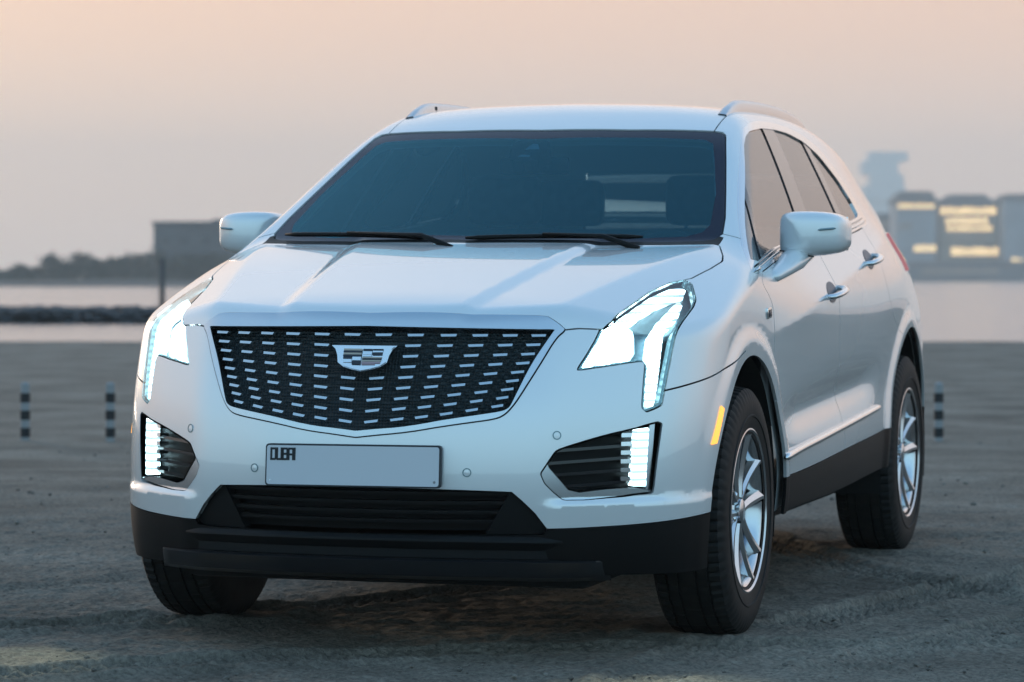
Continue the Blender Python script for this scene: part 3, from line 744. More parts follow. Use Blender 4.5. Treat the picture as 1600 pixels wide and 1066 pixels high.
# ---- door mirrors
def loft(name, secs, mat, parent, n=28, ex=4.2, s=1):
    V = []; Fc = []
    for u, v0, v1, z0, z1 in secs:
        for i in range(n):
            a = 2*math.pi*i/n; c, sn = math.cos(a), math.sin(a)
            x = math.copysign(abs(c)**(2/ex), c); y = math.copysign(abs(sn)**(2/ex), sn)
            V.append((s*u, (v0+v1)/2+x*(v1-v0)/2, (z0+z1)/2+y*(z1-z0)/2))
    k = len(secs)
    for i in range(k-1):
        for j in range(n):
            f = (i*n+j, i*n+(j+1) % n, (i+1)*n+(j+1) % n, (i+1)*n+j); Fc.append(f if s < 0 else f[::-1])
    Fc.append(tuple(range(n))); Fc.append(tuple((k-1)*n+j for j in range(n))[::-1])
    o = pydata(name, V, Fc, mat, parent, smooth=True)
    md = o.modifiers.new('smooth', 'SUBSURF'); md.levels = 1; md.render_levels = 1
    return o
for k in (0, 1):
    s = 1 if k == 0 else -1
    mi = empty('door_mirror', (0,0,0), car)
    loft('mirror_housing', [(.862,.70,.76,1.175,1.255),(.866,.665,.785,1.158,1.278),(.885,.632,.80,1.148,1.290),(.93,.608,.812,1.143,1.294),(.99,.606,.815,1.146,1.293),(1.04,.622,.812,1.153,1.288),(1.068,.650,.80,1.163,1.276),(1.082,.685,.785,1.178,1.258),(1.086,.71,.76,1.195,1.24)], paint, mi, s=s)
    tube('mirror_arm', [(s*.872,.452,1.078),(s*.886,.482,1.085),(s*.902,.54,1.103),(s*.918,.62,1.130),(s*.932,.69,1.165)], [.026,.030,.036,.048,.055], paint, mi, n=18, flat=.72)
    box('mirror_glass', (min(s*.88, s*1.065), .806, 1.165), (max(s*.88, s*1.065), .818, 1.275), chrome, mi, .004)
    tube('signal_strip', [(s*(1.005+.066*t), .6095+.032*t*t+.0, 1.232+.006*t) for t in np.linspace(0, .8, 9)], [.002]+[.0038]*7+[.002], lamp_dark, mi, n=8)
    tube('mirror_seam', [(s*(.873+.112*t), .640-.022*math.sin(math.pi*t)+.05*t*0, 1.166-.020*t) for t in np.linspace(0, 1, 9)], .0022, liner_mat, mi, n=6)

# ---- roof rails
for k in (0, 1):
    s = 1 if k == 0 else -1; V = []; Fc = []; n = 44
    for i in range(n+1):
        t = i/n; v = 1.17+1.80*t; u = .560+.012*math.sin(math.pi*t)-.045*t*t
        h = .037*min(1., (t/.10))**.6*min(1., ((1-t)/.25))**.7
        zr = float(_Zr(v)-_Dr(u)); w = .014
        V += [(s*(u-w*1.15), v, zr-.012), (s*(u-w), v, zr+h*.75), (s*(u-w*.4), v, zr+h), (s*(u+w*.5), v, zr+h-.002), (s*(u+w), v, zr+h*.7-.003), (s*(u+w*1.2), v, zr-.016)]
    for i in range(n):
        for j in range(5):
            f = (i*6+j, i*6+j+1, (i+1)*6+j+1, (i+1)*6+j); Fc.append(f if s > 0 else f[::-1])
    ra = pydata('roof_rail', V, Fc, satin, car, smooth=True)
    for vv in (1.44, 1.60):
        u = .560+.012*math.sin(math.pi*(vv-1.17)/1.8); zr = float(_Zr(vv)-_Dr(u))
        box('rail_slot', (min(s*(u-.0165), s*(u-.012)), vv-.012, zr+.012), (max(s*(u-.0165), s*(u-.012)), vv+.012, zr+.025), liner_mat, ra)

# ---- wipers
gl = lambda u, z, off=.0: Vector((u, float(_Vw(z))+.33*u*u-off*.5, z+off*.87))
for a, b, pv in (((-.69,1.204),(-.13,1.194),(-.16,1.176)), ((-.02,1.194),(.53,1.198),(.42,1.174))):
    w = empty('wiper', (0,0,0), car)
    pts = [gl(a[0]+(b[0]-a[0])*t, a[1]+(b[1]-a[1])*t+.004*math.sin(math.pi*t), .012) for t in np.linspace(0, 1, 14)]
    tube('wiper_blade', pts, [.004]+[.0075]*12+[.004], plastic, w, n=8)
    m0 = gl((a[0]*.55+b[0]*.45), (a[1]+b[1])/2, .024); tube('wiper_arm', [gl(pv[0]+.12, pv[1]-.02, .02), gl(pv[0], pv[1]+.01, .03), m0], [.010,.008,.005], plastic, w, n=8)

# ---- sensor pod behind the windscreen
pod_o = smooth_poly([(-.075,2.378),(.06,2.374),(.056,2.194),(.041,2.133),(-.047,2.144),(-.065,2.217)], 2, .22)
q, _ = cut(both(win), front(pod_o, 1.35), .0, .005)
pod = trimesh('sensor_pod', skirt(offset(q, -.010), .05), frit_m, car)
pw = MAT('pod_window', (.25,.30,.36), .2)
for po in ([(-.018,2.252),(-.002,2.314),(.018,2.312),(.034,2.255)], [(-.028,2.175),(-.018,2.198),(.012,2.198),(.016,2.175)]):
    q2, _ = cut(q, front(po, 1.35), .0, .005); trimesh('pod_window', offset(q2, -.008), pw, pod)

# ---- cabin
cloth = noise_color(MAT('seat_leather', (.06,.06,.065), .55), (.045,.046,.05), (.075,.075,.08), 25.)
def seat(x, y, w, rear=False):
    st = empty('seat', (0,0,0), car)
    bm = bmesh.new(); bm_box(bm, (x-w/2, y-.50, .52), (x+w/2, y+.05, .68), .05, 3); bmobj('seat_cushion', bm, cloth, st, smooth=True)
    bm = bmesh.new(); bm_box(bm, (x-w/2, -.07, 0), (x+w/2, .07, .62), .05, 3)
    for v in bm.verts:
        k = 1-.18*(v.co.z/.62)**2; v.co.x = x+(v.co.x-x)*k; v.co.y += y+.30*v.co.z; v.co.z += .62
    bmobj('seat_back', bm, cloth, st, smooth=True)
    for xx in ((x,) if not rear else (x-.38, x+.38)):
        bm = bmesh.new(); bm_box(bm, (xx-.135, y+.15, 1.25), (xx+.135, y+.25, 1.43), .045, 3); bmobj('headrest', bm, cloth, st, smooth=True)
        for d in (-.06, .06): tube('headrest_post', [(xx+d, y+.18, 1.20), (xx+d, y+.20, 1.30)], .008, chrome, st, n=6)
seat(.37, 1.50, .52); seat(-.37, 1.50, .52); seat(0, 2.42, 1.25, True)
dash = box('dashboard', (-.72, .42, .80), (.72, .92, 1.10), cloth, car, .06, 3)
bm = bmesh.new()
V = []; Fc = []; n = 32; mm = 8
for i in range(n):
    a = 2*math.pi*i/n
    for j in range(mm):
        b = 2*math.pi*j/mm; r = .185+.017*math.cos(b); V.append((.37+r*math.cos(a), 1.02+.45*r*math.sin(a)-.017*math.sin(b), 1.06+.88*r*math.sin(a)+.0*math.sin(b)))
for i in range(n):
    for j in range(mm): Fc.append((i*mm+j, i*mm+(j+1) % mm, ((i+1) % n)*mm+(j+1) % mm, ((i+1) % n)*mm+j))
sw = pydata('steering_wheel', V, Fc, cloth, car, smooth=True)
box('wheel_hub', (.30, .98, 1.0), (.44, 1.04, 1.12), cloth, sw, .02)
for a in (0, 180): tube('wheel_spoke', [(.37, 1.01, 1.06), (.37+.18*math.cos(math.radians(a)), 1.02, 1.06)], .014, cloth, sw, n=6)
box('interior_mirror', (-.12, .80, 1.415), (.12, .825, 1.475), gloss_black, car, .012)
bm.free()

# ---- wheels
def make_wheel():
    w = empty('wheel', (0,0,0))
    prof = [(-.105,.232),(-.112,.25),(-.1175,.30),(-.116,.335),(-.108,.358)]
    tread = []
    for x0, x1 in ((-.098,-.068),(-.059,-.032),(-.023,.023),(.032,.059),(.068,.098)):
        e = lambda x: .3815-.010*(abs(x)/.1)**3
        tread += [(x0, e(x0)-.009), (x0, e(x0)), (x1, e(x1)), (x1, e(x1)-.009)]
    tread = tread[1:-1]
    prof = prof+tread+[(-x, r) for x, r in prof[::-1]]
    n = 72*4; V = []; Fc = []; k = len(prof); rnd = random.Random(3)
    for j in range(n):
        a = 2*math.pi*j/n; low_ = (j % 4 == 0)
        for x, r in prof:
            rr = r; ph = (j + (2 if x > 0 else 0)) % 4
            if abs(x) > .0675 and r > .355 and ph == 0: rr = r-.006
            if .03 < abs(x) < .062 and r > .375 and (j % 8) == 0: rr = r-.004
            if abs(x) < .024 and r > .375 and (j % 12) == 0: rr = r-.003
            V.append((x, rr*math.cos(a), rr*math.sin(a)))
    for j in range(n):
        j2 = (j+1) % n
        for i in range(k-1): Fc.append((j*k+i, j*k+i+1, j2*k+i+1, j2*k+i))
    ty = pydata('tyre', V, Fc, rubber, w); ty.data.shade_smooth(); ty.data.set_sharp_from_angle(angle=math.radians(28))
    # raised sidewall rings
    lathe('sidewall_ring', [(.1155,.285),(.1195,.287),(.1198,.292),(.1172,.294)], rubber, w, n=96)
    lathe('rim', [(-.105,.225),(-.10,.215),(-.06,.205),(.03,.207),(.085,.216),(.098,.226),(.1045,.2385),(.1075,.250),(.1125,.2515),(.1135,.247),(.109,.2415)], alloy, w, n=96)
    lathe('brake_disc', [(-.01,.165),(.0,.165),(.0,.07),(.03,.06),(.03,.0)], alloy_dark, w, n=48)
    lathe('wheel_back', [(-.05,.207),(-.045,.0)], alloy_dark, w, n=32)
    # five V-shaped twin spokes
    for i in range(5):
        for sgn in (-1, 1):
            a0 = math.radians(90+72*i); V = []; Fc = []; m = 9
            for q in range(m):
                t = q/(m-1); r = .040+.206*t; ang = a0+sgn*math.asin(min((.018+.042*t)/r, .6)); wd = .0130+.0085*t; x = .080-.008*math.sin(math.pi*t)+.024*t
                c = np.array([math.cos(ang), math.sin(ang)]); p = np.array([-c[1], c[0]])
                top = wd*.15*sgn
                for dd, dx in ((-wd, -.026), (-wd, -.004), (top-.005, .005), (top+.005, .005), (wd, -.004), (wd, -.026)):
                    y, z = c*r+p*dd; V.append((x+dx, y, z))
            for q in range(m-1):
                for j in range(5): Fc.append((q*6+j, q*6+j+1, (q+1)*6+j+1, (q+1)*6+j))
            o = pydata('spoke', V, [f[::-1] for f in Fc], alloy, w); o.data.shade_smooth(); o.data.set_sharp_from_angle(angle=math.radians(20))
        a = math.radians(90+36+72*i); o = lathe('lug_nut', [(.062,.0115),(.080,.0105),(.084,.007),(.084,.0)], chrome, w, n=10); o.location = (0, .062*math.cos(a), .062*math.sin(a))
    lathe('hub', [(.02,.075),(.064,.072),(.070,.052),(.076,.046)], alloy, w, n=40)
    lathe('centre_cap', [(.076,.036),(.089,.035),(.092,.031),(.0935,.0)], satin, w, n=32)
    return w
def copy_tree(o, parent):
    c = o.copy(); col.objects.link(c); c.parent = parent
    for ch in list(o.children): copy_tree(ch, c)
    return c
whl = make_wheel()
for i, (s, v0, spin) in enumerate(((.806, 0, 3), (.803, WB, -2), (-.838, 0, 20), (-.82, WB, 40))):
    w = whl if i == 0 else copy_tree(whl, None)
    w.parent = car; w.location = (s, v0, HUB+.004); w.rotation_euler = (math.radians(spin), 0, 0 if s > 0 else math.pi)
# exhaust-side undertray
box('undertray', (-.62, -.75, .20), (.62, 3.5, .30), liner_mat, car, .03)

# =====================================================================
# the place: beach, sea, far shores (world frame; distances from ground contact in the photograph)
# =====================================================================
FW = np.array([R_W[2][0], R_W[2][1]]); FW = FW/np.linalg.norm(FW); RT = np.array([FW[1], -FW[0]])    # horizontal camera axes
CAMH = float(CAM_W[2]); YH = 533+FPX*math.tan(HORIZON_PITCH)
def spot(px, d, z=0.):
    """world point seen in photo column px at ground distance d"""
    x = (px-800)/FPX*d; p = CAM_W[:2]+FW*d+RT*x; return np.array([p[0], p[1], z])
def hgt(py, d): return CAMH-(py-YH)*d/FPX            # height of photo row py at distance d
rs = np.random.RandomState(7)
_lat = rs.rand(256, 256)
def vnoise(x, y):
    i = np.floor(x).astype(int); j = np.floor(y).astype(int); a = x-i; b = y-j; a = a*a*(3-2*a); b = b*b*(3-2*b)
    g = lambda p, q: _lat[p % 256, q % 256]
    return (g(i, j)*(1-a)+g(i+1, j)*a)*(1-b)+(g(i, j+1)*(1-a)+g(i+1, j+1)*a)*b-.5
def fbm(x, y, f, o=4, g=.5):
    r = 0; a = 1.
    for k in range(o): r = r+a*vnoise(x*f+17.3*k, y*f+5.1*k); f *= 2.03; a *= g
    return r
nrm = CAR_M[:,2]
TRACKS = [  # tyre tracks in the sand: (list of (x, d) in camera ground coordinates, width, phase)
    ([(-4.0,9.0),(-2.0,9.9),(-.8,10.6),(.2,11.8),(.6,13.5)], .22, 0.), ([(-3.6,10.6),(-1.9,11.2),(-1.2,12.0),(-.9,13.6)], .22, 1.),
    ([(.35,9.0),(.75,10.0),(1.5,11.2),(2.4,12.4),(4.0,13.6)], .24, .5), ([(.9,9.2),(1.5,10.2),(2.3,11.0),(3.6,11.9)], .24, .2),
    ([(3.2,9.3),(1.9,10.8),(1.2,12.2),(.8,14.5)], .22, .8), ([(-1.6,8.9),(-.4,9.5),(.8,9.75),(2.6,9.9)], .22, .3), ([(2.6,8.9),(2.0,10.0),(1.9,11.6),(2.6,13.8)], .22, .1)]
def track_dip(x, d):
    h = np.zeros_like(x)
    for pts, w, ph in TRACKS:
        P = np.array(pts); t = np.linspace(0, 1, len(P)); tt = np.linspace(0, 1, 60); cx = ncs(t, P[:,0])(tt); cy = ncs(t, P[:,1])(tt)
        sel = (x > cx.min()-w) & (x < cx.max()+w) & (d > cy.min()-w) & (d < cy.max()+w)
        if not sel.any(): continue
        xs, ds = x[sel], d[sel]; best = np.full(xs.shape, 9.); arc = np.zeros(xs.shape); side = np.zeros(xs.shape); L = 0
        for i in range(59):
            ex, ey = cx[i+1]-cx[i], cy[i+1]-cy[i]; l2 = ex*ex+ey*ey; q = np.clip(((xs-cx[i])*ex+(ds-cy[i])*ey)/l2, 0, 1)
            rx, ry = xs-cx[i]-q*ex, ds-cy[i]-q*ey; r = np.hypot(rx, ry); m = r < best; best = np.where(m, r, best); arc = np.where(m, L+q*math.sqrt(l2), arc); side = np.where(m, np.sign(rx*ey-ry*ex)*r, side); L += math.sqrt(l2)
        prof = 1-sstep(w*.42, w*.55, best); lug = np.sin(2*math.pi*side/.046+ph)*.75+.45*np.sin(2*math.pi*(arc/.06+np.abs(side)/.10)+6*ph); rim = np.exp(-((best-w*.58)/.03)**2)
        fade = .55+.9*fbm(xs, ds, .9, 2)
        h[sel] += np.clip(fade, .1, 1)*(-.018*prof+.018*prof*lug+.020*rim)
    return h
def ground_z(X, Y):
    """world height of the sand"""
    tilt = -(nrm[0]*X+nrm[1]*Y)/nrm[2]; r = np.hypot(X-.2, Y-1.2); w = 1-sstep(3.2, 9., r)
    return tilt*w-.004*w*0
def build_beach():
    xs = np.concatenate([-np.geomspace(2.8, 160, 60)[::-1], np.arange(-2.78, 2.79, .0125), np.geomspace(2.8, 160, 60)])
    ds = [-14.]
    while ds[-1] < 8.6: ds.append(min(ds[-1]+max(.02, .12*(8.9-ds[-1])), 8.6) if ds[-1] < 8.58 else 8.61)
    while ds[-1] < 66: ds.append(ds[-1]+max(.0105, .00009*ds[-1]**2))
    ds = np.array(ds); X, D = np.meshgrid(xs, ds, indexing='ij')
    wx = CAM_W[0]+FW[0]*D+RT[0]*X; wy = CAM_W[1]+FW[1]*D+RT[1]*X
    z = ground_z(wx, wy)
    near = 1-sstep(14, 26, D)
    r = np.hypot(wx-.2, wy-1.2)
    rough = .35+.65*sstep(.2, 1.6, np.abs(fbm(wx, wy, .35, 2))*3)
    z = z+.030*fbm(wx, wy, .45, 3)*sstep(2.2, 6, r)+.013*fbm(wx, wy, 2.1, 3)*near*rough+.009*fbm(wx*1.0, wy*2.2, 7., 3)*near+.009*fbm(wx, wy, 22., 3, .6)*(1-sstep(12, 17, D))
    # low ridge of pushed-up sand behind the car
    ln = D-(13.9-.22*X+.25*fbm(wx, wy, .8, 2)); z = z+.022*np.exp(-(ln/.16)**2)*(1+.8*fbm(wx, wy, 3., 2))*sstep(1.0, 2.2, X)
    z = z+track_dip(X.ravel(), D.ravel()).reshape(X.shape)*near
    # tyres press slightly into the sand
    for u, v in ((.80,0), (-.80,0), (.80,WB), (-.80,WB)):
        p = CAR_M @ np.array([u, v, 0.]); a = np.maximum(np.abs(wx-p[0])-.11, 0); b = np.maximum(np.abs(wy-p[1])-.06, 0); q = np.hypot(a, b)
        k = 1-sstep(.0, .22, q); z = z*(1-k)+(p[2]+.004)*k+.014*np.exp(-((q-.13)/.05)**2)
    z = z-.0065*np.maximum(D-55, 0)**1.6                       # slopes into the water
    n0, n1 = X.shape; V = np.stack([wx, wy, z], -1).reshape(-1, 3); idx = np.arange(n0*n1).reshape(n0, n1)
    Fq = np.stack([idx[:-1,:-1], idx[1:,:-1], idx[1:,1:], idx[:-1,1:]], -1).reshape(-1, 4)
    me = bpy.data.meshes.new('beach'); me.vertices.add(len(V)); me.vertices.foreach_set('co', V.astype(np.float32).ravel())
    me.loops.add(Fq.size); me.loops.foreach_set('vertex_index', Fq.astype(np.int32).ravel()); me.polygons.add(len(Fq))
    me.polygons.foreach_set('loop_start', np.arange(0, Fq.size, 4, dtype=np.int32)); me.polygons.foreach_set('loop_total', np.full(len(Fq), 4, np.int32))
    me.update(); me.validate(); me.shade_smooth(); return me
sand = MAT('sand', (.2,.2,.2), .95, spec=.2)
t_ = sand.node_tree; N_ = t_.nodes.new; L_ = t_.links.new; b_ = t_.nodes['Principled BSDF']
ge = N_('ShaderNodeNewGeometry'); n1 = N_('ShaderNodeTexNoise'); n1.inputs['Scale'].default_value = 1.1; n1.inputs['Detail'].default_value = 9; n1.inputs['Roughness'].default_value = .62
n2 = N_('ShaderNodeTexNoise'); n2.inputs['Scale'].default_value = 55.; n2.inputs['Detail'].default_value = 7; n2.inputs['Roughness'].default_value = .7
n3 = N_('ShaderNodeTexVoronoi'); n3.inputs['Scale'].default_value = 30.
for n_ in (n1, n2, n3): L_(ge.outputs['Position'], n_.inputs['Vector'])
r1 = N_('ShaderNodeValToRGB'); r1.color_ramp.elements[0].position = .32; r1.color_ramp.elements[0].color = (.15,.132,.110,1); r1.color_ramp.elements[1].position = .70; r1.color_ramp.elements[1].color = (.35,.315,.265,1); L_(n1.outputs['Fac'], r1.inputs[0])
r2 = N_('ShaderNodeValToRGB'); r2.color_ramp.elements[0].position = .30; r2.color_ramp.elements[0].color = (.40,.40,.41,1); r2.color_ramp.elements[1].position = .62; r2.color_ramp.elements[1].color = (1.22,1.21,1.2,1); L_(n2.outputs['Fac'], r2.inputs[0])
mu = N_('ShaderNodeMix'); mu.data_type = 'RGBA'; mu.blend_type = 'MULTIPLY'; mu.inputs[0].default_value = 1.; L_(r1.outputs[0], mu.inputs[6]); L_(r2.outputs[0], mu.inputs[7])
# scattered dark grit
r3 = N_('ShaderNodeValToRGB'); r3.color_ramp.elements[0].position = .05; r3.color_ramp.elements[0].color = (.35,.33,.32,1); r3.color_ramp.elements[1].position = .10; r3.color_ramp.elements[1].color = (1,1,1,1); L_(n3.outputs['Distance'], r3.inputs[0])
mu2 = N_('ShaderNodeMix'); mu2.data_type = 'RGBA'; mu2.blend_type = 'MULTIPLY'; mu2.inputs[0].default_value = .8; L_(mu.outputs[2], mu2.inputs[6]); L_(r3.outputs[0], mu2.inputs[7]); L_(mu2.outputs[2], b_.inputs['Base Color'])
bp_ = N_('ShaderNodeBump'); bp_.inputs['Strength'].default_value = .9; bp_.inputs['Distance'].default_value = .022; L_(n2.outputs['Fac'], bp_.inputs['Height']); L_(bp_.outputs[0], b_.inputs['Normal'])
me = build_beach(); me.materials.append(sand); beach = link(bpy.data.objects.new('beach', me)); tag(beach, kind='structure')

# small stones and clods
peb = noise_color(MAT('pebble', (.10,.095,.09), .9), (.07,.062,.055), (.26,.235,.20), 9.); bm = bmesh.new(); rnd = random.Random(5)
for i in range(1800):
    d = 9.0+rnd.random()**1.6*14; x = (rnd.random()-.5)*(.36*d); p = CAM_W[:2]+FW*d+RT*x; s = .0022+.008*rnd.random()**5*(1 if d < 13 else 1.5)
    if abs(p[0]) < 1.0 and -.9 < p[1] < 3.6: continue
    zz = float(ground_z(np.array([p[0]]), np.array([p[1]]))[0]); ret = bmesh.ops.create_icosphere(bm, subdivisions=1, radius=s)
    for v in ret['verts']: v.co = Vector((v.co.x*rnd.uniform(.8,1.4)+p[0], v.co.y*rnd.uniform(.8,1.4)+p[1], v.co.z*rnd.uniform(.5,.9)+zz+.003))
st = bmobj('pebbles', bm, peb, smooth=False); tag(st, 'small dark pebbles and clods scattered over the sand', 'pebbles', kind='stuff')

# sea
sea_m = MAT('sea_water', (.26,.27,.27), .16, spec=.5)
t_ = sea_m.node_tree; N_ = t_.nodes.new; L_ = t_.links.new; b_ = t_.nodes['Principled BSDF']; b_.inputs['IOR'].default_value = 1.33
ge = N_('ShaderNodeNewGeometry'); n1 = N_('ShaderNodeTexNoise'); n1.inputs['Scale'].default_value = .30; n1.inputs['Detail'].default_value = 6; L_(ge.outputs['Position'], n1.inputs['Vector'])
bp_ = N_('ShaderNodeBump'); bp_.inputs['Strength'].default_value = .8; bp_.inputs['Distance'].default_value = .5; L_(n1.outputs['Fac'], bp_.inputs['Height']); L_(bp_.outputs[0], b_.inputs['Normal'])
def quad_at(name, d0, d1, x, z, mat):
    c = [CAM_W[:2]+FW*d+RT*q for d, q in ((d0,-x),(d0,x),(d1,x),(d1,-x))]
    return pydata(name, [(p[0], p[1], z) for p in c], [(0,1,2,3)], mat)
tag(quad_at('sea', 52., 2740., 1900., -.10, sea_m), kind='structure')

# far shores: low banks of land
land = noise_color(MAT('far_land', (.05,.055,.05), .95), (.045,.05,.045), (.075,.075,.065), .05)
def bank(name, x0, x1, d0, d1, h):
    n = 60; V = []; Fc = []
    for i in range(n+1):
        q = x0+(x1-x0)*i/n
        for d, z in ((d0, -.3), (d0+6, h*.6), (d0+20, h*(1+.15*math.sin(i*.9))), (d1, h), (d1, -.3)):
            p = CAM_W[:2]+FW*d+RT*q; V.append((p[0], p[1], z))
    for i in range(n):
        for k in range(4): Fc.append((i*5+k, (i+1)*5+k, (i+1)*5+k+1, i*5+k+1))
    return tag(pydata(name, V, Fc, land, smooth=True), kind='structure')
bank('far_shore_headland', -330, -10, 470, 700, .8); bank('far_shore', 60, 900, 1180, 1600, 1.2)

# breakwater of dark rocks with its post
rock = noise_color(MAT('wet_rock', (.035,.04,.045), .6), (.02,.025,.03), (.06,.065,.07), 1.4, bump=.4, bscale=6.)
bm = bmesh.new(); rnd = random.Random(11)
for i in range(2400):
    px = -420+rnd.random()*830; d = 86.+rnd.random()*5; lay = rnd.random(); p = spot(px, d)
    s = .12+.09*rnd.random(); zz = -.12+.40*lay*(1-abs((d-88.5)/3.5)**4*.6)
    ret = bmesh.ops.create_icosphere(bm, subdivisions=1, radius=s); e = Matrix.Rotation(rnd.random()*6, 4, 'Z') @ Matrix.Rotation(rnd.random()*6, 4, 'X')
    sc = (rnd.uniform(.8,1.5), rnd.uniform(.8,1.3), rnd.uniform(.5,.8))
    for v in ret['verts']:
        w = e @ (v.co*rnd.uniform(.85,1.15)); v.co = Vector((w.x*sc[0]+p[0], w.y*sc[1]+p[1], w.z*sc[2]*.7+zz))
br = bmobj('breakwater', bm, rock); tag(br, 'low breakwater of dark rocks in the water', 'breakwater', kind='stuff')
dk = MAT('dark_post', (.05,.055,.06), .6)
p = spot(253.5, 88); po = empty('marker_post', (p[0], p[1], .15)); tag(po, 'thin dark upright post on the rock breakwater', 'post')
tube('pole', [(0,0,-.2),(0,0,hgt(404, 88)-.15-.06)], [.075,.07], dk, po, n=12, up=(0,1,0)); lathe('cap', [(hgt(404,88)-.21,.085),(hgt(404,88)-.17,.085),(hgt(404,88)-.15,.03),(hgt(404,88)-.15,0)], dk, po, n=12, axis='z')

# banded posts on the beach
wb = MAT('post_white', (.30,.30,.30), .8); kb = MAT('post_black', (.018,.018,.02), .7)
def banded_post(px, label):
    d = 21.7; p = spot(px, d); z0 = float(ground_z(np.array([p[0]]), np.array([p[1]]))[0])
    o = empty('banded_post', (p[0], p[1], z0)); z = -.05
    for h, m in ((.085, wb), (.062, kb), (.052, wb), (.062, kb), (.052, wb), (.062, kb), (.052, wb)):
        k = h; r = .031 if m is wb else .0325
        lathe('white_band' if m is wb else 'black_band', [(z, r), (z+k, r)], m, o, n=16, axis='z'); z += k
    lathe('post_cap', [(z, .031), (z+.012, .028), (z+.018, .012), (z+.019, 0)], wb, o, n=16, axis='z')
    tag(o, label, 'bollard', 'banded bollards on the beach'); return o
banded_post(39, 'black banded grey bollard on the sand, farther from the SUV of two side by side')
banded_post(172, 'black banded grey bollard on the sand, nearer the SUV of two side by side')
banded_post(1467, 'black banded grey bollard standing alone beyond the rear wheel of the SUV')

# ---- far trees on the left shore
leaf = noise_color(MAT('far_foliage', (.05,.07,.05), .9), (.030,.042,.032), (.065,.080,.058), .35)
bark = MAT('bark', (.06,.05,.04), .9)
def far_tree(px, d, top, w, label, seed):
    rnd = random.Random(seed); p = spot(px, d); h = hgt(top, d)
    o = empty('shore_tree', (p[0], p[1], .5)); tag(o, label, 'tree', 'trees on the far shore')
    tube('trunk', [(0,0,-.4), (.1,0,h*.35), (.0,.1,h*.7)], [.18,.14,.06], bark, o, n=7)
    bm = bmesh.new()
    for i in range(170):
        a = rnd.random()*6.283; r = rnd.random()**.5; zz = rnd.random(); env = math.sin(math.pi*(.12+.82*zz))**.7
        c = Vector((math.cos(a)*r*w*.5*env, math.sin(a)*r*w*.5*env, h*(.10+.88*zz)-.3)); s = rnd.uniform(.25,.6)*w*.10+.12
        for k in range(5):
            q = c+Vector((rnd.gauss(0,1), rnd.gauss(0,1), rnd.gauss(0,1)))*s; n = Vector((rnd.gauss(0,1), rnd.gauss(0,1), rnd.gauss(0,1))).normalized(); t = n.orthogonal().normalized()*s*.7; b = n.cross(t)
            bm.faces.new([bm.verts.new(q+t), bm.verts.new(q+b), bm.verts.new(q-t), bm.verts.new(q-b)])
    bmobj('crown', bm, leaf, o)
TR = [(4,430,46),(30,419,40),(52,423,40),(80,404,46),(104,412,44),(128,401,48),(152,411,46),(176,407,44),(200,404,46),(222,401,44),(246,398,46),(274,404,46),(302,402,44),(330,400,48),(360,404,46)]
TD = ['low bush at the outer end of the far left tree line', 'round low tree second from the outer end of the far left tree line', 'small tree in the dip beside the tallest pair of the far tree line', 'taller tree rising after the dip in the far left tree line', 'lower tree between the two tall crowns of the far tree line', 'tallest crown of the far left tree line', 'dark tree next to the tallest crown, on the side of the flat roofed building', 'second tree from the tallest crown towards the flat roofed building', 'third tree from the tallest crown towards the flat roofed building', 'fourth tree from the tallest crown, just short of the flat roofed building',
    'tree in front of the outer corner of the flat roofed building', 'second tree in from the outer corner of the flat roofed building', 'third tree in from the outer corner of the flat roofed building', 'fourth tree in from the outer corner of the flat roofed building', 'fifth tree in from the outer corner of the flat roofed building, by the SUV mirror']
for i, (px, top, w) in enumerate(TR):
    far_tree(px, 505+7*(i % 3), top, w*.10, TD[i], 40+i)

# ---- buildings
def bld_frame(px, d):
    """origin on the ground and local axes (right, away) for a building at photo column px"""
    p = spot(px, d); o = empty('building', (p[0], p[1], 0.)); o.rotation_euler = (0, 0, math.atan2(RT[1], RT[0])); return o
warm = MAT('lit_window', (.9,.7,.4), .5, emis=(1.,.66,.28), estr=1.7); dimw = MAT('dim_window', (.10,.11,.12), .2, emis=(1.,.75,.45), estr=.10)
grey_b = noise_color(MAT('grey_concrete', (.10,.10,.105), .9), (.085,.085,.09), (.115,.115,.12), .15)
hotel = noise_color(MAT('hotel_wall', (.22,.21,.21), .85), (.18,.175,.175), (.25,.24,.235), .12); roof_d = MAT('hotel_roof', (.06,.055,.055), .8); podium = noise_color(MAT('podium_wall', (.10,.11,.12), .85), (.08,.09,.10), (.12,.13,.14), .12)
# flat roofed building on the left shore
D = 545.; mpx = D/FPX; b = bld_frame(320, D); b.name = 'flat_roofed_building'
wl, hl_ = 160*mpx, hgt(352, D)
box('wall', (-wl/2, 0, -.5), (wl/2, 14, hl_), grey_b, b, .05)
box('parapet', (-wl/2-.25, -.25, hl_), (wl/2+.25, 14.25, hgt(346, D)), grey_b, b, .05)
box('plant_room', (wl*.05, 4, hgt(346, D)), (wl*.35, 9, hgt(342, D)), grey_b, b, .05)
for i in range(5):
    for j in range(2):
        x = -wl/2+wl*(i+.5)/5; f = box('window', (x-.8, -.06, hl_*(.42+.27*j)), (x+.8, .05, hl_*(.42+.27*j)+1.1), MAT('dark_window', (.05,.055,.06), .15) if i+j == 0 else bpy.data.materials['dark_window'], b); 
tag(b, 'flat roofed grey block building behind the far left trees', 'building')

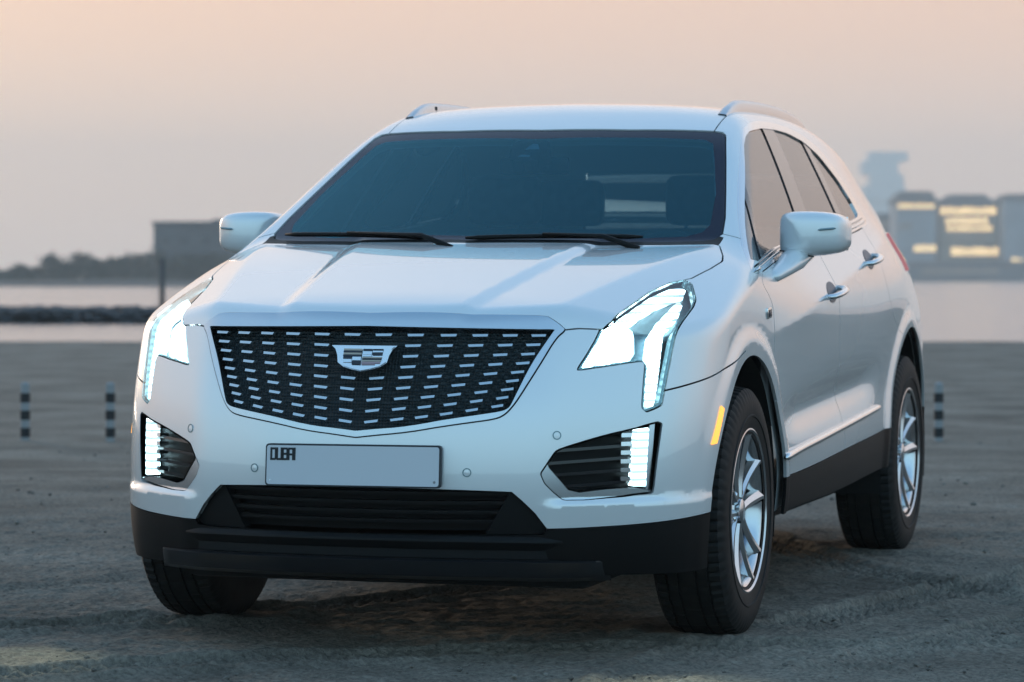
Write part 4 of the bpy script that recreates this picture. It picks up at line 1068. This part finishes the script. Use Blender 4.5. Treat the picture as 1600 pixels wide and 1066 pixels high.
def hip_roof(name, x0, x1, y0, y1, z0, z1, inset, mat, parent):
    V = [(x0,y0,z0),(x1,y0,z0),(x1,y1,z0),(x0,y1,z0),(x0+inset,y0+inset,z1),(x1-inset,y0+inset,z1),(x1-inset,y1-inset,z1),(x0+inset,y1-inset,z1)]
    return pydata(name, V, [(0,1,5,4),(1,2,6,5),(2,3,7,6),(3,0,4,7),(4,5,6,7),(3,2,1,0)], mat, parent)
def hotel_block(px0, px1, d, top, roof_top, label, bands, mat=hotel, depth=22., eave=1.2, name='hotel_building'):
    m = d/FPX; c = (px0+px1)/2; b = bld_frame(c, d); b.name = name; w = (px1-px0)*m; h = hgt(top, d)
    box('wall', (-w/2, 0, -.5), (w/2, depth, h), mat, b)
    hip_roof('roof', -w/2-eave, w/2+eave, -eave, depth+eave, h+.02, hgt(roof_top, d), w*.16, roof_d, b)
    for (bx0, bx1, by0, by1, n, mm) in bands:
        z1, z0 = hgt(by0, d), hgt(by1, d); X0, X1 = (bx0-c)*m, (bx1-c)*m; st_ = (X1-X0)/n
        for i in range(n):
            x = X0+st_*i; fr = box('window_frame', (x+st_*.06, -.35, z0-.15), (x+st_*.94, -.02, z0), mat, b)
            h_ = (z1-z0)*(1.1 if (i*7+int(bx0)) % 3 else .95); cw = st_*(.36 if (i*5+int(by0)) % 4 else .44)
            box('window', (x+st_*.5-cw, -.12, z0), (x+st_*.5+cw, .1, z0+h_), mm, b)
        box('ledge', (X0-.3, -.6, z0-.55), (X1+.3, -.02, z0-.25), mat, b)
    tag(b, label, 'building'); return b
DB = 1215.; stone = noise_color(MAT('warm_stone', (.38,.30,.21), .85), (.32,.25,.17), (.42,.34,.25), .12); pale = noise_color(MAT('pale_render', (.34,.34,.35), .85), (.30,.30,.31), (.38,.38,.39), .12)
hotel_block(1400, 1462, DB, 318, 303, 'far hotel block with lit top floor under a dark hipped roof', [(1402,1460,309.5+9.5,325.5,6,warm),(1428,1462,384,393,5,warm),(1404,1424,350,357,3,dimw)], mat=pale)
hotel_block(1412, 1450, DB+4, 307, 299, 'small dark roofed upper tier rising over the lit top floor block', [], mat=pale, depth=14., eave=2.4, name='hotel_tier')
hotel_block(1469, 1557, DB+8, 322, 309, 'far hotel block with two bright rows of lit windows', [(1468,1556,325,335,8,warm),(1476,1544,341,350,6,warm),(1480,1540,366,375,5,dimw),(1486,1560,388,399,7,warm),(1486,1550,418,427,5,dimw),(1478,1550,354,361,7,warm)], mat=stone)
hotel_block(1488, 1536, DB+12, 314, 304, 'small upper tier over the hotel block with two bright rows', [], mat=stone, depth=14., eave=2.4, name='hotel_tier')
hotel_block(1569, 1640, DB-6, 312, 303, 'broad grey hotel block with one orange lit corner low down', [(1580,1598,404,413,2,warm),(1584,1636,414,425,4,warm)], mat=pale)
hotel_block(1366, 1399, DB+40, 341, 333, 'small low grey hotel wing beside the lit top floor block', [(1370,1396,347,355,3,dimw)], mat=podium)
pb = hotel_block(1372, 1640, DB-60, 414, 408, 'long dark low podium running along the far waterfront', [(1440,1560,420,428,9,dimw)], mat=podium, depth=14., name='waterfront_podium')
# stepped tower fading in the haze
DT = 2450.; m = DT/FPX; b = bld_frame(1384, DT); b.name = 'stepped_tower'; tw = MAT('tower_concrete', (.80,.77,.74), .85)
for x0, x1, y0, y1 in ((1358,1402,340,440),(1354,1406,312,340),(1350,1414,290,312),(1360,1412,272,290),(1348,1404,252,272),(1358,1419,237,252)):
    box('tower_stage', ((x0-1384)*m, (x0*7 % 5), hgt(y1, DT)+(.0 if y1 < 440 else -3)), ((x1-1384)*m, 26+(x0*3 % 5), hgt(y0, DT)-.05), tw, b)
tag(b, 'tall stepped tower fading into haze behind the hotels', 'tower')

# ---- evening haze over the water
if True:
    hz = bpy.data.materials.new('evening_haze'); hz.use_nodes = True; t_ = hz.node_tree; t_.nodes.clear()
    pv = t_.nodes.new('ShaderNodeVolumePrincipled'); oo = t_.nodes.new('ShaderNodeOutputMaterial'); pv.inputs['Color'].default_value = (1.0,.94,.88,1); pv.inputs['Density'].default_value = .00050; pv.inputs['Anisotropy'].default_value = .0
    t_.links.new(pv.outputs[0], oo.inputs['Volume'])
    c0 = [CAM_W[:2]+FW*d+RT*q for d, q in ((-60,-2000),(-60,2000),(2750,2000),(2750,-2000))]
    V = [(p[0], p[1], -14.) for p in c0]+[(p[0], p[1], 112.) for p in c0]
    o = pydata('haze', V, [(3,2,1,0),(4,5,6,7),(0,1,5,4),(1,2,6,5),(2,3,7,6),(3,0,4,7)], hz); tag(o, 'thin evening haze hanging over the whole shore', 'haze', kind='stuff')
